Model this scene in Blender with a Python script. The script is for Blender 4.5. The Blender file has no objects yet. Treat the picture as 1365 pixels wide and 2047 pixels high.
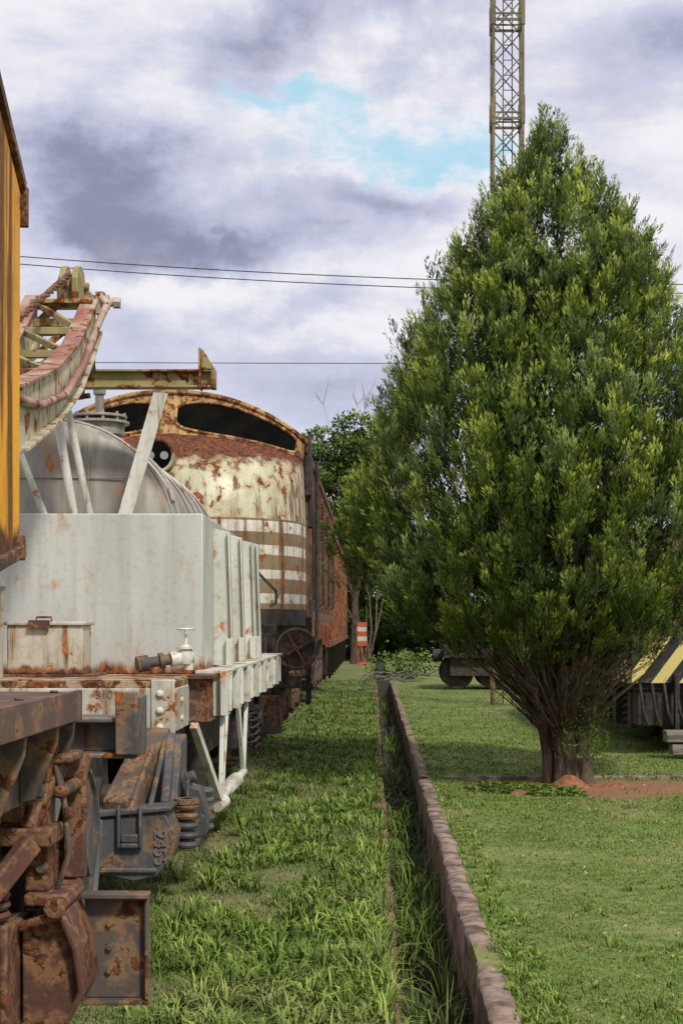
import bpy, bmesh, math, random
import numpy as np
from mathutils import Vector, Matrix
random.seed(7); rng=np.random.default_rng(7)
scene=bpy.context.scene
scene.view_settings.view_transform='Standard'
scene.view_settings.look='None'
scene.view_settings.exposure=0

# ---------------------------------------------------------------- node helpers
class NT:
    def __init__(s,tree): s.t=tree; s.n=tree.nodes; s.l=tree.links
    def _in(s,sock,v):
        if isinstance(v,bpy.types.NodeSocket): s.l.new(v,sock)
        elif v is not None:
            if isinstance(v,(tuple,list)) and len(v)==3 and sock.type=='RGBA': v=(*v,1)
            sock.default_value=v
    def math(s,op,a,b=None,c=None,clamp=False):
        n=s.n.new('ShaderNodeMath'); n.operation=op; n.use_clamp=clamp
        s._in(n.inputs[0],a)
        if b is not None: s._in(n.inputs[1],b)
        if c is not None: s._in(n.inputs[2],c)
        return n.outputs[0]
    def vmath(s,op,a,b=None):
        n=s.n.new('ShaderNodeVectorMath'); n.operation=op
        s._in(n.inputs[0],a)
        if b is not None: s._in(n.inputs[1],b)
        return n.outputs[0]
    def noise(s,vec,scale,detail=5,rough=.55,dist=0,col=False):
        n=s.n.new('ShaderNodeTexNoise'); s._in(n.inputs['Vector'],vec)
        n.inputs['Scale'].default_value=scale; n.inputs['Detail'].default_value=detail
        n.inputs['Roughness'].default_value=rough; n.inputs['Distortion'].default_value=dist
        return n.outputs[1 if col else 0]
    def mapping(s,vec,scale=(1,1,1),loc=(0,0,0)):
        n=s.n.new('ShaderNodeMapping'); s._in(n.inputs['Vector'],vec)
        n.inputs['Scale'].default_value=scale; n.inputs['Location'].default_value=loc
        return n.outputs[0]
    def mr(s,v,a,b,c=0.,d=1.):
        n=s.n.new('ShaderNodeMapRange'); n.interpolation_type='SMOOTHSTEP'
        s._in(n.inputs[0],v)
        n.inputs[1].default_value=a; n.inputs[2].default_value=b
        n.inputs[3].default_value=c; n.inputs[4].default_value=d
        return n.outputs[0]
    def mix(s,f,a,b,blend='MIX'):
        n=s.n.new('ShaderNodeMix'); n.data_type='RGBA'; n.blend_type=blend
        s._in(n.inputs[0],f); s._in(n.inputs[6],a); s._in(n.inputs[7],b)
        return n.outputs[2]
    def sep(s,v):
        n=s.n.new('ShaderNodeSeparateXYZ'); s._in(n.inputs[0],v); return n.outputs
    def co(s):
        return s.n.new('ShaderNodeTexCoord').outputs['Object']
    def bump(s,h,strength=.3,dist=.02):
        n=s.n.new('ShaderNodeBump'); s._in(n.inputs['Height'],h)
        n.inputs['Strength'].default_value=strength; n.inputs['Distance'].default_value=dist
        return n.outputs[0]
def newmat(name,rough=.7):
    m=bpy.data.materials.new(name); m.use_nodes=True
    t=NT(m.node_tree); b=m.node_tree.nodes['Principled BSDF']
    b.inputs['Roughness'].default_value=rough
    return m,t,b

RUST=(.23,.062,.012); DRUST=(.038,.016,.01)
def rusty(name,paint,paint2=None,t1=.6,scale=3.,t2=.6,sk=.8,rough=.55,rust=RUST,dark=DRUST,zlow=None,zhigh=None,stripes=None,stripecol=(.62,.6,.52),bump=.35,dirt=.5,seed=0.,fine=22.,halo=.45,edge=None,halocol=(.36,.19,.07)):
    m,t,b=newmat(name,rough)
    co=t.vmath('ADD',t.co(),(seed,seed*1.7,0.))
    x,y,z=t.sep(co)
    n1=t.noise(co,scale,6,.64,.3)
    n2=t.noise(t.mapping(co,(9,9,.55)),1.,5,.6)
    n3=t.noise(co,fine,4,.6)
    n4=t.noise(t.mapping(co,(2.2,2.2,.7)),1.,3,.6)
    p2=paint2 or tuple(c*.62 for c in paint)
    base=t.mix(t.mr(n4,.35,.65),paint,p2)
    if stripes:
        mask=None
        zz=t.math('ADD',z,t.math('MULTIPLY',t.math('SUBTRACT',n3,.5),.012))
        for a,c in stripes:
            k=t.math('MULTIPLY',t.math('GREATER_THAN',zz,a),t.math('LESS_THAN',zz,c))
            mask=k if mask is None else t.math('MAXIMUM',mask,k)
        base=t.mix(mask,base,stripecol)
    base=t.mix(t.math('MULTIPLY',t.mr(n2,.42,.68),dirt),base,tuple(c*.45*f for c,f in zip(paint,(1.1,.95,.75))))
    base=t.mix(t.math('MULTIPLY',t.mr(n3,.5,.75),.25),base,(.12,.1,.075))
    base=t.mix(t.math('MULTIPLY',t.mr(n1,t1-.09,t1),halo),base,halocol)
    mask=t.mr(n1,t1,t1+.035)
    st=t.math('MULTIPLY',t.mr(n2,t2,t2+.1),sk)
    mask=t.math('MAXIMUM',mask,st)
    if zlow:
        q=t.math('ADD',z,t.math('MULTIPLY',t.math('SUBTRACT',n2,.5),zlow[1]*3.5))
        mask=t.math('MAXIMUM',mask,t.mr(q,zlow[0]+zlow[1],zlow[0]))
    if zhigh:
        q=t.math('ADD',z,t.math('MULTIPLY',t.math('SUBTRACT',n1,.5),zhigh[1]*3.))
        mask=t.math('MAXIMUM',mask,t.mr(q,zhigh[0]-zhigh[1],zhigh[0]))
    if edge:
        dx=t.math('ABSOLUTE',t.math('SUBTRACT',x,edge[0])); dy=t.math('ABSOLUTE',t.math('SUBTRACT',y,edge[1]))
        q=t.math('ADD',t.math('ADD',dx,dy),t.math('MULTIPLY',t.math('SUBTRACT',n1,.5),.16))
        mask=t.math('MAXIMUM',mask,t.math('MULTIPLY',t.mr(q,.055,.015),.85))
    rc=t.mix(t.mr(n3,.36,.62),dark,rust)
    rc=t.mix(t.mr(n1,.6,.72),rc,tuple(min(1,c*2.) for c in rust))
    col=t.mix(mask,base,rc)
    t.l.new(col,b.inputs['Base Color'])
    t.l.new(t.mix(mask,(rough,)*3,(.9,)*3),b.inputs['Roughness'])
    h=t.math('ADD',t.math('MULTIPLY',n3,.5),t.math('MULTIPLY',mask,.6))
    t.l.new(t.bump(h,bump,.01),b.inputs['Normal'])
    return m
def simple(name,c1,c2,scale=8,rough=.8,bump=.3,map_=(1,1,1),lo=.38,hi=.62):
    m,t,b=newmat(name,rough); co=t.mapping(t.co(),map_)
    n=t.noise(co,scale,6,.62)
    t.l.new(t.mix(t.mr(n,lo,hi),c1,c2),b.inputs['Base Color'])
    t.l.new(t.bump(n,bump,.02),b.inputs['Normal'])
    return m
def leafmat(name,dark,mid,light,alt,nscale=1.2,altk=.7):
    m,t,b=newmat(name,.6)
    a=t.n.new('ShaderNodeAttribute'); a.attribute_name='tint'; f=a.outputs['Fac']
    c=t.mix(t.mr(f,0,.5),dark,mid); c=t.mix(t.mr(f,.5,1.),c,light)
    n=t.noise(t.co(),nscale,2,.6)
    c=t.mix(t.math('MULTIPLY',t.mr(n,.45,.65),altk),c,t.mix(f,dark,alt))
    t.l.new(c,b.inputs['Base Color'])
    b.inputs['Specular IOR Level'].default_value=.15
    return m

# ---------------------------------------------------------------- mesh helpers
def link(o): scene.collection.objects.link(o); return o
def empty(name,loc):
    e=bpy.data.objects.new(name,None); e.location=loc; e.empty_display_size=.3; return link(e)
def setparent(o,p):
    if p is not None:
        o.parent=p; o.matrix_parent_inverse=Matrix.Translation(-Vector(p.location))
class MB:
    def __init__(s): s.v=[]; s.f=[]; s.m=[]
    def add(s,vs,fs,mi=0):
        o=len(s.v); s.v+= [tuple(v) for v in vs]
        for f in fs: s.f.append([i+o for i in f]); s.m.append(mi)
        return s
    def box(s,x0,x1,y0,y1,z0,z1,mi=0):
        vs=[(x,y,z) for x in (x0,x1) for y in (y0,y1) for z in (z0,z1)]
        return s.add(vs,[(0,1,3,2),(4,6,7,5),(0,4,5,1),(2,3,7,6),(0,2,6,4),(1,5,7,3)],mi)
    def beam(s,p,q,w,h,up=(0,0,1),mi=0,w2=None,h2=None):
        p=Vector(p);q=Vector(q);d=(q-p).normalized(); up=Vector(up)
        if abs(d.dot(up))>.98: up=Vector((0,1,0))
        sx=d.cross(up).normalized(); uy=sx.cross(d).normalized()
        w2=w2 or w; h2=h2 or h
        vs=[]
        for c,a,b in((p,w,h),(q,w2,h2)):
            for i,j in((-1,-1),(1,-1),(1,1),(-1,1)): vs.append(c+sx*i*a/2+uy*j*b/2)
        return s.add(vs,[(0,1,2,3),(7,6,5,4),(0,4,5,1),(1,5,6,2),(2,6,7,3),(3,7,4,0)],mi)
    def ibeam(s,p,q,w,h,t=.014,mi=0):
        up=Vector((0,0,1)); p=Vector(p);q=Vector(q)
        s.beam(p+up*(h/2-t/2),q+up*(h/2-t/2),w,t,mi=mi); s.beam(p-up*(h/2-t/2),q-up*(h/2-t/2),w,t,mi=mi)
        return s.beam(p,q,t,h-2*t,mi=mi)
    def tube(s,pts,r,n=10,mi=0,closed=False):
        pts=[Vector(p) for p in pts]; m=len(pts)
        rs=r if isinstance(r,(list,tuple)) else [r]*m
        vs=[];prev=None
        for i,p in enumerate(pts):
            if closed: d=pts[(i+1)%m]-pts[i-1]
            else: d=pts[min(i+1,m-1)]-pts[max(i-1,0)]
            d=d.normalized() if d.length>1e-9 else Vector((0,0,1))
            if prev is None:
                ref=Vector((0,0,1)) if abs(d.z)<.9 else Vector((1,0,0))
                a=d.cross(ref).normalized()
            else:
                a=(prev-d*prev.dot(d)).normalized()
            prev=a; b=d.cross(a)
            for k in range(n):
                th=2*math.pi*k/n; vs.append(p+(a*math.cos(th)+b*math.sin(th))*rs[i])
        fs=[]
        for i in range(m if closed else m-1):
            j=(i+1)%m
            for k in range(n):
                fs.append((i*n+k,i*n+(k+1)%n,j*n+(k+1)%n,j*n+k))
        if not closed: fs+= [tuple(range(n-1,-1,-1)),tuple((m-1)*n+k for k in range(n))]
        return s.add(vs,fs,mi)
    def cyl(s,p,q,r,r2=None,n=20,mi=0): return s.tube([p,q],[r,r if r2 is None else r2],n,mi)
    def torus(s,c,axis,R,r,n=28,k=8,mi=0):
        c=Vector(c);ax=Vector(axis).normalized(); ref=Vector((0,0,1)) if abs(ax.z)<.9 else Vector((1,0,0))
        a=ax.cross(ref).normalized(); b=ax.cross(a)
        return s.tube([c+(a*math.cos(2*math.pi*i/n)+b*math.sin(2*math.pi*i/n))*R for i in range(n)],r,k,mi,True)
    def spring(s,p,q,R,r,turns,mi=0):
        p=Vector(p);q=Vector(q);pts=[];n=int(turns*14)
        for i in range(n+1):
            a=2*math.pi*turns*i/n; c=p.lerp(q,i/n); pts.append(c+Vector((math.cos(a)*R,math.sin(a)*R,0)))
        return s.tube(pts,r,6,mi)
    def prism(s,poly,plane,a,b,mi=0):
        def P(u,w,c): return {'yz':(c,u,w),'xz':(u,c,w),'xy':(u,w,c)}[plane]
        n=len(poly); vs=[P(u,w,a) for u,w in poly]+[P(u,w,b) for u,w in poly]
        fs=[tuple(range(n)),tuple(range(2*n-1,n-1,-1))]+[(i,(i+1)%n,n+(i+1)%n,n+i) for i in range(n)]
        return s.add(vs,fs,mi)
    def grid(s,rows,mi=0):
        m=len(rows[0]); vs=[p for r in rows for p in r]
        return s.add(vs,[(i*m+k,i*m+k+1,(i+1)*m+k+1,(i+1)*m+k) for i in range(len(rows)-1) for k in range(m-1)],mi)
    def obj(s,name,mats,parent=None,bevel=.006,recalc=True,angle=38):
        me=bpy.data.meshes.new(name); me.from_pydata(s.v,[],s.f)
        if not isinstance(mats,(list,tuple)): mats=[mats]
        for m in mats: me.materials.append(m)
        me.polygons.foreach_set('material_index',s.m)
        if recalc:
            bm=bmesh.new(); bm.from_mesh(me); bmesh.ops.recalc_face_normals(bm,faces=bm.faces); bm.to_mesh(me); bm.free()
        me.shade_smooth(); me.set_sharp_from_angle(angle=math.radians(angle))
        o=link(bpy.data.objects.new(name,me)); setparent(o,parent)
        if bevel:
            bv=o.modifiers.new('bevel','BEVEL'); bv.width=bevel; bv.segments=2; bv.limit_method='ANGLE'; bv.angle_limit=math.radians(50)
        return o
def fast_mesh(name,V,T,tint,mat,parent=None):
    me=bpy.data.meshes.new(name)
    V=np.asarray(V,dtype=np.float32);T=np.asarray(T,dtype=np.int32)
    me.vertices.add(len(V)); me.vertices.foreach_set('co',V.ravel())
    me.loops.add(T.size); me.loops.foreach_set('vertex_index',T.ravel())
    me.polygons.add(len(T)); me.polygons.foreach_set('loop_start',np.arange(0,T.size,3,dtype=np.int32))
    me.update(calc_edges=True); me.validate()
    a=me.attributes.new('tint','FLOAT','POINT'); a.data.foreach_set('value',np.asarray(tint,dtype=np.float32))
    me.materials.append(mat)
    o=link(bpy.data.objects.new(name,me)); setparent(o,parent); return o
def unit(a): return a/np.maximum(np.linalg.norm(a,axis=1,keepdims=True),1e-9)
def diamonds(P,D,L,W,tint,R=None):
    n=len(P); D=unit(D)
    if R is None: R=rng.normal(size=(n,3))
    S=unit(np.cross(D,unit(R)))
    Nn=np.cross(D,S)
    L=np.asarray(L).reshape(-1,1)*np.ones((n,1)); W=np.asarray(W).reshape(-1,1)*np.ones((n,1))
    v0=P; v1=P+D*L*.45+S*W*.5+Nn*W*.12; v2=P+D*L; v3=P+D*L*.45-S*W*.5+Nn*W*.12
    V=np.stack([v0,v1,v2,v3],1).reshape(-1,3)
    b=np.arange(n)*4
    T=np.concatenate([np.stack([b,b+1,b+2],1),np.stack([b,b+2,b+3],1)])
    return V,T,np.repeat(tint,4)
def blades(P,D,L,W,bend,tint):
    n=len(P); S=np.stack([-D[:,1],D[:,0],np.zeros(n)],1)
    S=unit(S+.2*rng.normal(size=(n,3))*[1,1,0])
    L=L[:,None];W=W[:,None];bend=bend[:,None]
    up=np.array([[0,0,1.]])
    m=P+up*L*.55*(1-bend*.3)+D*L*bend*.35
    t=P+up*L*(1-bend*.75)+D*L*bend*.95
    V=np.stack([P-S*W*.5,P+S*W*.5,m+S*W*.42,m-S*W*.42,t],1).reshape(-1,3)
    b=np.arange(n)*5
    T=np.concatenate([np.stack([b,b+1,b+2],1),np.stack([b,b+2,b+3],1),np.stack([b+3,b+2,b+4],1)])
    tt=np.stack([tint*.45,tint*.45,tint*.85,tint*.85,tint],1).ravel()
    return V,T,tt
def joinparts(parts):
    Vs=[];Ts=[];ts=[];o=0
    for V,T,t in parts: Vs.append(V);Ts.append(T+o);ts.append(t);o+=len(V)
    return np.concatenate(Vs),np.concatenate(Ts),np.concatenate(ts)

# ---------------------------------------------------------------- materials
M={}
M['white']=rusty('paint_offwhite',(.55,.56,.52),(.45,.465,.44),t1=.665,scale=4.6,t2=.63,sk=.6,zlow=(1.28,.085),zhigh=(2.42,.03),dirt=.3,bump=.2,edge=(-1.2,10.6),halocol=(.42,.27,.12),rust=(.32,.10,.015),seed=.37)
M['white_clean']=rusty('paint_white_parts',(.64,.64,.58),(.49,.50,.44),t1=.625,scale=6,t2=.615,sk=.75,dirt=.4,bump=.2,rust=(.30,.10,.02))
M['white_rust']=rusty('paint_white_rusted',(.57,.56,.49),(.43,.42,.35),t1=.60,scale=5,t2=.585,sk=.8,dirt=.5,rust=(.27,.085,.016))
M['tank']=rusty('tank_grey',(.36,.34,.30),(.2,.185,.165),t1=.66,scale=2.6,t2=.62,sk=.5,rough=.4,dirt=.8)
M['grey']=rusty('grey_blue_paint',(.11,.12,.135),(.06,.065,.075),t1=.59,scale=5,t2=.6,dirt=.5)
M['yellow']=rusty('yellow_paint',(.85,.40,.008),(.68,.29,.006),t1=.63,scale=3,t2=.50,sk=.85,rust=(.13,.04,.006),zlow=(1.93,.07),zhigh=(3.6,.16),dirt=.75,halocol=(.4,.17,.02))
M['rust']=rusty('rusted_iron',(.11,.045,.03),(.05,.027,.022),t1=.54,scale=6,t2=.58,rough=.8,dirt=.5,rust=(.17,.05,.018),bump=.7,fine=40)
M['deckplate']=rusty('rusted_deck_plate',(.12,.07,.06),(.075,.045,.04),t1=.6,scale=5,t2=.66,rough=.7,dirt=.3,rust=(.14,.05,.02))
M['rust_grey']=rusty('rusted_grey_iron',(.10,.08,.07),(.055,.045,.04),t1=.55,scale=5,t2=.57,rough=.75,rust=(.16,.05,.018),bump=.6,fine=35)
M['iron']=simple('dark_iron',(.016,.015,.014),(.055,.04,.032),9,.75)
M['castgrey']=rusty('cast_frame_grey',(.08,.085,.095),(.042,.045,.05),t1=.6,scale=6,t2=.6,rough=.6,rust=(.13,.075,.04),bump=.6,fine=40)
M['tan']=rusty('cast_dusty_brown',(.12,.085,.06),(.08,.055,.04),t1=.57,scale=7,t2=.6,rough=.85,rust=(.13,.06,.03),bump=.6,fine=40)
M['deck']=rusty('deck_rust',(.45,.40,.33),(.3,.22,.15),t1=.47,scale=5,t2=.6,rough=.85,rust=(.25,.08,.018))
M['black']=simple('painted_dark_interior',(.003,.003,.003),(.006,.006,.005),3,.95,.1)  # flat black standing in for the shade inside openings
M['black'].node_tree.nodes['Principled BSDF'].inputs['Specular IOR Level'].default_value=.05
M['beam']=rusty('yellow_green_beam',(.32,.28,.12),(.2,.18,.08),t1=.55,scale=5,t2=.58)
M['boom']=rusty('boom_cream',(.54,.51,.39),(.38,.36,.23),t1=.57,scale=6,t2=.58)
M['boomtop']=rusty('boom_red_flange',(.26,.10,.08),(.45,.38,.31),t1=.55,scale=8,t2=.6)
stripes=[(2.74,2.875),(2.46,2.58),(2.17,2.28),(1.87,1.99)]
M['nose']=rusty('loco_cream_paint',(.56,.54,.38),(.40,.39,.25),t1=.565,scale=5.2,t2=.53,sk=.75,rough=.4,rust=(.18,.05,.012),dark=(.03,.012,.008),zhigh=(3.70,.13),stripes=stripes,stripecol=(.66,.64,.55),dirt=.9,seed=1.4,halo=.6,halocol=(.38,.2,.06))
M['nose2']=rusty('loco_tan_band',(.27,.20,.11),(.17,.12,.07),t1=.585,scale=5,t2=.54,sk=.8,stripes=stripes,stripecol=(.70,.68,.59),dirt=.75)
M['locoside']=rusty('loco_side_rust',(.15,.08,.045),(.09,.05,.03),t1=.54,scale=2.5,t2=.54,sk=.8,stripes=stripes,stripecol=(.4,.36,.3))
M['brow']=rusty('loco_brow_rust',(.50,.32,.11),(.30,.15,.05),t1=.505,scale=7,t2=.51,dark=(.03,.013,.008),rust=(.18,.055,.014),halo=.6)
M['orange']=rusty('wagon_orange',(.2,.06,.03),(.11,.04,.025),t1=.54,scale=1.5,t2=.54)
M['wire']=simple('wire_black',(.015,.015,.015),(.03,.03,.03),3)
M['mast']=rusty('mast_weathered_steel',(.15,.135,.07),(.075,.065,.035),t1=.6,scale=4,t2=.6,rust=(.09,.05,.02))
M['bark']=simple('bark_dark',(.03,.019,.013),(.11,.075,.05),14,.95,.8,(1,1,.25))
M['concrete']=simple('mossy_concrete',(.08,.055,.042),(.31,.22,.18),6,.95,.8)
M['brick']=simple('brick_edging',(.09,.05,.035),(.26,.13,.085),9,.95,.7)
M['dirt']=simple('red_dirt',(.2,.075,.035),(.33,.14,.07),16,1.,.8)
M['timber']=simple('weathered_timber',(.1,.085,.07),(.26,.23,.2),6,.9,.5,(.3,3,3))

# ---------------------------------------------------------------- world + sun
w=bpy.data.worlds.new('World'); scene.world=w; w.use_nodes=True
t=NT(w.node_tree); bg=w.node_tree.nodes['Background']
SUN_EL=math.radians(46); SUN_ROT=math.atan2(.62,-1.)
sky=t.n.new('ShaderNodeTexSky'); sky.sky_type='NISHITA'; sky.sun_disc=False
sky.sun_elevation=SUN_EL; sky.sun_rotation=SUN_ROT
D=t.n.new('ShaderNodeTexCoord').outputs['Generated']
wn=t.vmath('SUBTRACT',t.noise(D,7.,6,.65,col=True),(.5,.5,.5))
Dd=t.vmath('ADD',D,t.vmath('MULTIPLY',wn,(.2,.1,.12)))
sx,sy,sz=t.sep(Dd)
def blob(x,z,rx,rz):
    a=t.math('DIVIDE',t.math('SUBTRACT',sx,x),rx); b_=t.math('DIVIDE',t.math('SUBTRACT',sz,z),rz)
    d=t.math('ADD',t.math('MULTIPLY',a,a),t.math('MULTIPLY',b_,b_))
    return t.math('POWER',2.718,t.math('MULTIPLY',d,-1.))
front=t.mr(sy,.2,.5)
cn=t.noise(t.mapping(D,(1,1,2.2)),8.,8,.6,.2)
cn2=t.noise(t.mapping(D,(1,1,2.2),(3,1,2)),24.,6,.65,.2)
dark=None
for x,z,rx,rz,k in [(-.18,.275,.075,.036,1.1),(-.11,.245,.09,.016,.95),(-.055,.36,.07,.024,.9),(.03,.372,.05,.02,.6),(.2,.36,.07,.03,.7),(-.01,.272,.07,.012,.65),(-.03,.2,.12,.012,.45),(.0,.155,.3,.022,.45),(-.25,.2,.08,.02,.35),(-.1,.12,.2,.02,.3)]:
    q=t.math('MULTIPLY',blob(x,z,rx,rz),k); dark=q if dark is None else t.math('ADD',dark,q)
dark=t.math('MULTIPLY',dark,front)
dsum=t.math('ADD',t.math('MULTIPLY',dark,.8),t.math('MULTIPLY',t.math('SUBTRACT',cn,.5),1.5))
dsum=t.math('ADD',dsum,t.math('MULTIPLY',t.math('SUBTRACT',cn2,.5),.4))
dm=t.math('MULTIPLY',t.math('ADD',dsum,.13),.9,clamp=True)
white=(.90,.885,.93); midc=(.58,.60,.76); drk=(.27,.29,.42)
cc=t.mix(t.mr(dm,0,.5),white,midc); cc=t.mix(t.mr(dm,.4,1.),cc,drk)
low=t.mr(t.sep(D)[2],.02,.2,1.,0.)
cc=t.mix(t.math('MULTIPLY',low,.35),cc,(.52,.585,.74))
cc=t.mix(t.math('MULTIPLY',t.mr(wn,.0,.12),.3),cc,(.78,.68,.72))
cc10=t.vmath('MULTIPLY',cc,(10.,10.,10.))
blue=t.math('ADD',blob(.02,.308,.10,.022),t.math('MULTIPLY',blob(-.07,.33,.05,.009),.75))
blue=t.math('MULTIPLY',blue,front)
bm_=t.mr(t.math('ADD',blue,t.math('MULTIPLY',t.math('SUBTRACT',cn2,.5),1.8)),.15,1.0)
skyc=t.mix(.8,sky.outputs[0],(5.0,8.2,9.8))
col=t.mix(t.math('MULTIPLY',bm_,.95),cc10,skyc)
t.l.new(col,bg.inputs[0]); bg.inputs[1].default_value=.1
sl=bpy.data.lights.new('sun','SUN'); sl.energy=3.2; sl.angle=math.radians(7); sl.color=(1,.94,.84)
so=link(bpy.data.objects.new('sun',sl))
sd=Vector((math.sin(SUN_ROT)*math.cos(SUN_EL),math.cos(SUN_ROT)*math.cos(SUN_EL),math.sin(SUN_EL)))
so.rotation_euler=sd.to_track_quat('Z','Y').to_euler(); so.location=(0,0,20)

# ---------------------------------------------------------------- camera
cd=bpy.data.cameras.new('camera'); cam=link(bpy.data.objects.new('camera',cd)); scene.camera=cam
cam.location=(0,0,1.6); cam.rotation_euler=(math.pi/2,0,0)
cd.sensor_fit='VERTICAL'; cd.sensor_height=36; cd.sensor_width=24; cd.lens=52.76
cd.shift_x=-.0305; cd.shift_y=.1107; cd.clip_end=2000; cd.clip_start=.05

# ---------------------------------------------------------------- ground
DL=.11
def gz(x,y):
    x=np.asarray(x,dtype=float);y=np.asarray(y,dtype=float)
    z=.012*np.sin(x*2.3+y*.9)+.01*np.sin(y*2.1-x*1.3)+.006*np.sin(x*7+y*5)
    z=z*np.clip((60-y)/40,0,1)
    ditch=(x>DL-.005)&(x<.475)&(y<42)
    z=np.where(ditch,-.45+.02*np.sin(y*3),z)
    z=z+np.clip((-1.2-x)/.5,0,1)*.06*np.clip((x+5.5)/1.,0,1)
    return z
xs=np.concatenate([[-400,-150,-60,-30,-15,-9],np.arange(-6,0.0,.15),[.0,.06,DL-.02,DL,.2,.35,.47,.49,.6],np.arange(.75,9,.2),[12,20,35,60,150,400]])
ys=np.concatenate([[-40,-15,-5,0,3],np.arange(4,32,.25),np.arange(33,60,1.5),[70,90,130,200,400,900]])
X,Y=np.meshgrid(xs,ys); Z=gz(X,Y)
mb=MB(); mb.grid([[(X[i,j],Y[i,j],Z[i,j]) for j in range(len(xs))] for i in range(len(ys))])
gm,t,b=newmat('ground_turf',.95)
co=t.co(); gx,gy,_=t.sep(co)
n1=t.noise(co,1.1,5,.65); n2=t.noise(co,9,5,.7); n3=t.noise(co,60,3,.7)
c=t.mix(t.mr(n2,.35,.65),(.08,.125,.02),(.17,.22,.05))
c=t.mix(t.math('MULTIPLY',t.mr(n1,.5,.64),.55),c,(.27,.25,.10))
c=t.mix(t.mr(n3,.58,.78),c,(.09,.085,.04))
left=t.math('MULTIPLY',t.mr(gx,.0,-.8),t.mr(gy,24.,12.,.35,.8))
c=t.mix(t.math('MULTIPLY',left,t.mr(n2,.4,.54)),c,(.19,.145,.085))
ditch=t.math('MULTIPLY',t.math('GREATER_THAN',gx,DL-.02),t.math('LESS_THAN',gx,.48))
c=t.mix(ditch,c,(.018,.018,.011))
yy=t.math('ADD',gy,t.math('MULTIPLY',t.math('SUBTRACT',n1,.5),1.6))
dr=t.math('MULTIPLY',t.math('MULTIPLY',t.mr(yy,13.7,14.3),t.mr(yy,15.6,15.2)),t.mr(gx,.7,1.6))
dr=t.math('MULTIPLY',dr,t.mr(n2,.3,.5))
c=t.mix(dr,c,(.28,.125,.065))
t.l.new(c,b.inputs['Base Color']); t.l.new(t.bump(t.math('ADD',n2,n3),.6,.02),b.inputs['Normal'])
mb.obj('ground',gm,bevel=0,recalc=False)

def rough_wall(name,x0,x1,y0,y1,z0,z1,mat,step=.18,jit=.012):
    mb=MB(); prof=[(x0,z0),(x0-.004,z1-.15),(x0,z1-.012),(x0+.012,z1),((x0+x1)/2,z1+.004),(x1-.015,z1),(x1,z1-.015),(x1,z0)]
    rows=[]; y=y0
    while y<=y1:
        w1=.008*math.sin(y*1.9)+.005*math.sin(y*5.3)
        rows.append([(px+w1+random.uniform(-jit,jit)*(pz>z0),y+random.uniform(-.02,.02),pz+random.uniform(-jit,jit)*.5*(pz>z0)) for px,pz in prof]); y+=step
    mb.grid(rows); return mb.obj(name,mat,bevel=0,angle=50)
rough_wall('ditch_kerb',.475,.60,-4,15.5,-.48,.02,M['concrete'],jit=.008,step=.09)
rough_wall('ditch_kerb',.49,.58,15.6,41,-.48,.02,M['concrete'],jit=.01)
mb=MB(); y=1.
while y<41:
    L=random.uniform(.2,.5)
    if random.random()<.55: 
        zt=.008+random.uniform(-.012,.012); a=random.uniform(-.02,.03)
        mb.box(-.005+a,DL+.002+random.uniform(-.004,.01),y,y+L-.015,-.48,zt)
    else: mb.box(.06,DL,y,y+L-.01,-.48,-.03)
    y+=L
mb.obj('ditch_brick_edging',M['brick'],bevel=.01)
mb=MB()
for i in range(14):
    x=.75+i*.55; mb.box(x,x+.54,15.62,15.70,-.1,.025+random.uniform(-.008,.008))
mb.obj('lawn_kerb',M['concrete'],bevel=.01)
def mound(name,cx,cy,r,h,mat):
    mb=MB();rows=[]
    for i in range(13):
        f=i/12; rows.append([(cx+math.cos(a)*r*f*(1+.15*math.sin(3*a)),cy+math.sin(a)*r*f*.8,h*(math.cos(f*math.pi)*.5+.5)*(1+.15*math.sin(5*a+f*9)*f+.12*math.sin(9*a-f*17)*f)-.02) for a in [2*math.pi*k/36 for k in range(37)]])
    mb.grid(rows); mb.obj(name,mat,bevel=0)
mound('dirt_mound',1.93,14.75,.27,.15,M['dirt']); mound('dirt_mound',2.42,14.9,.34,.06,M['dirt'])

# ---------------------------------------------------------------- railway track
tr=empty('railway_track',(-2.3,15,0))
mb=MB()
for x in (-1.72,-2.88):
    mb.box(x-.035,x+.035,-4,60,.155,.185); mb.box(x-.01,x+.01,-4,60,.09,.155); mb.box(x-.06,x+.06,-4,60,.07,.09)
mb.obj('rails',M['rust'],tr,0)
mb=MB(); y=-3
while y<58: mb.box(-3.2,-1.5,y,y+.22,-.05,.064); y+=.65
mb.obj('sleepers',M['bark'],tr,.01)

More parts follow.
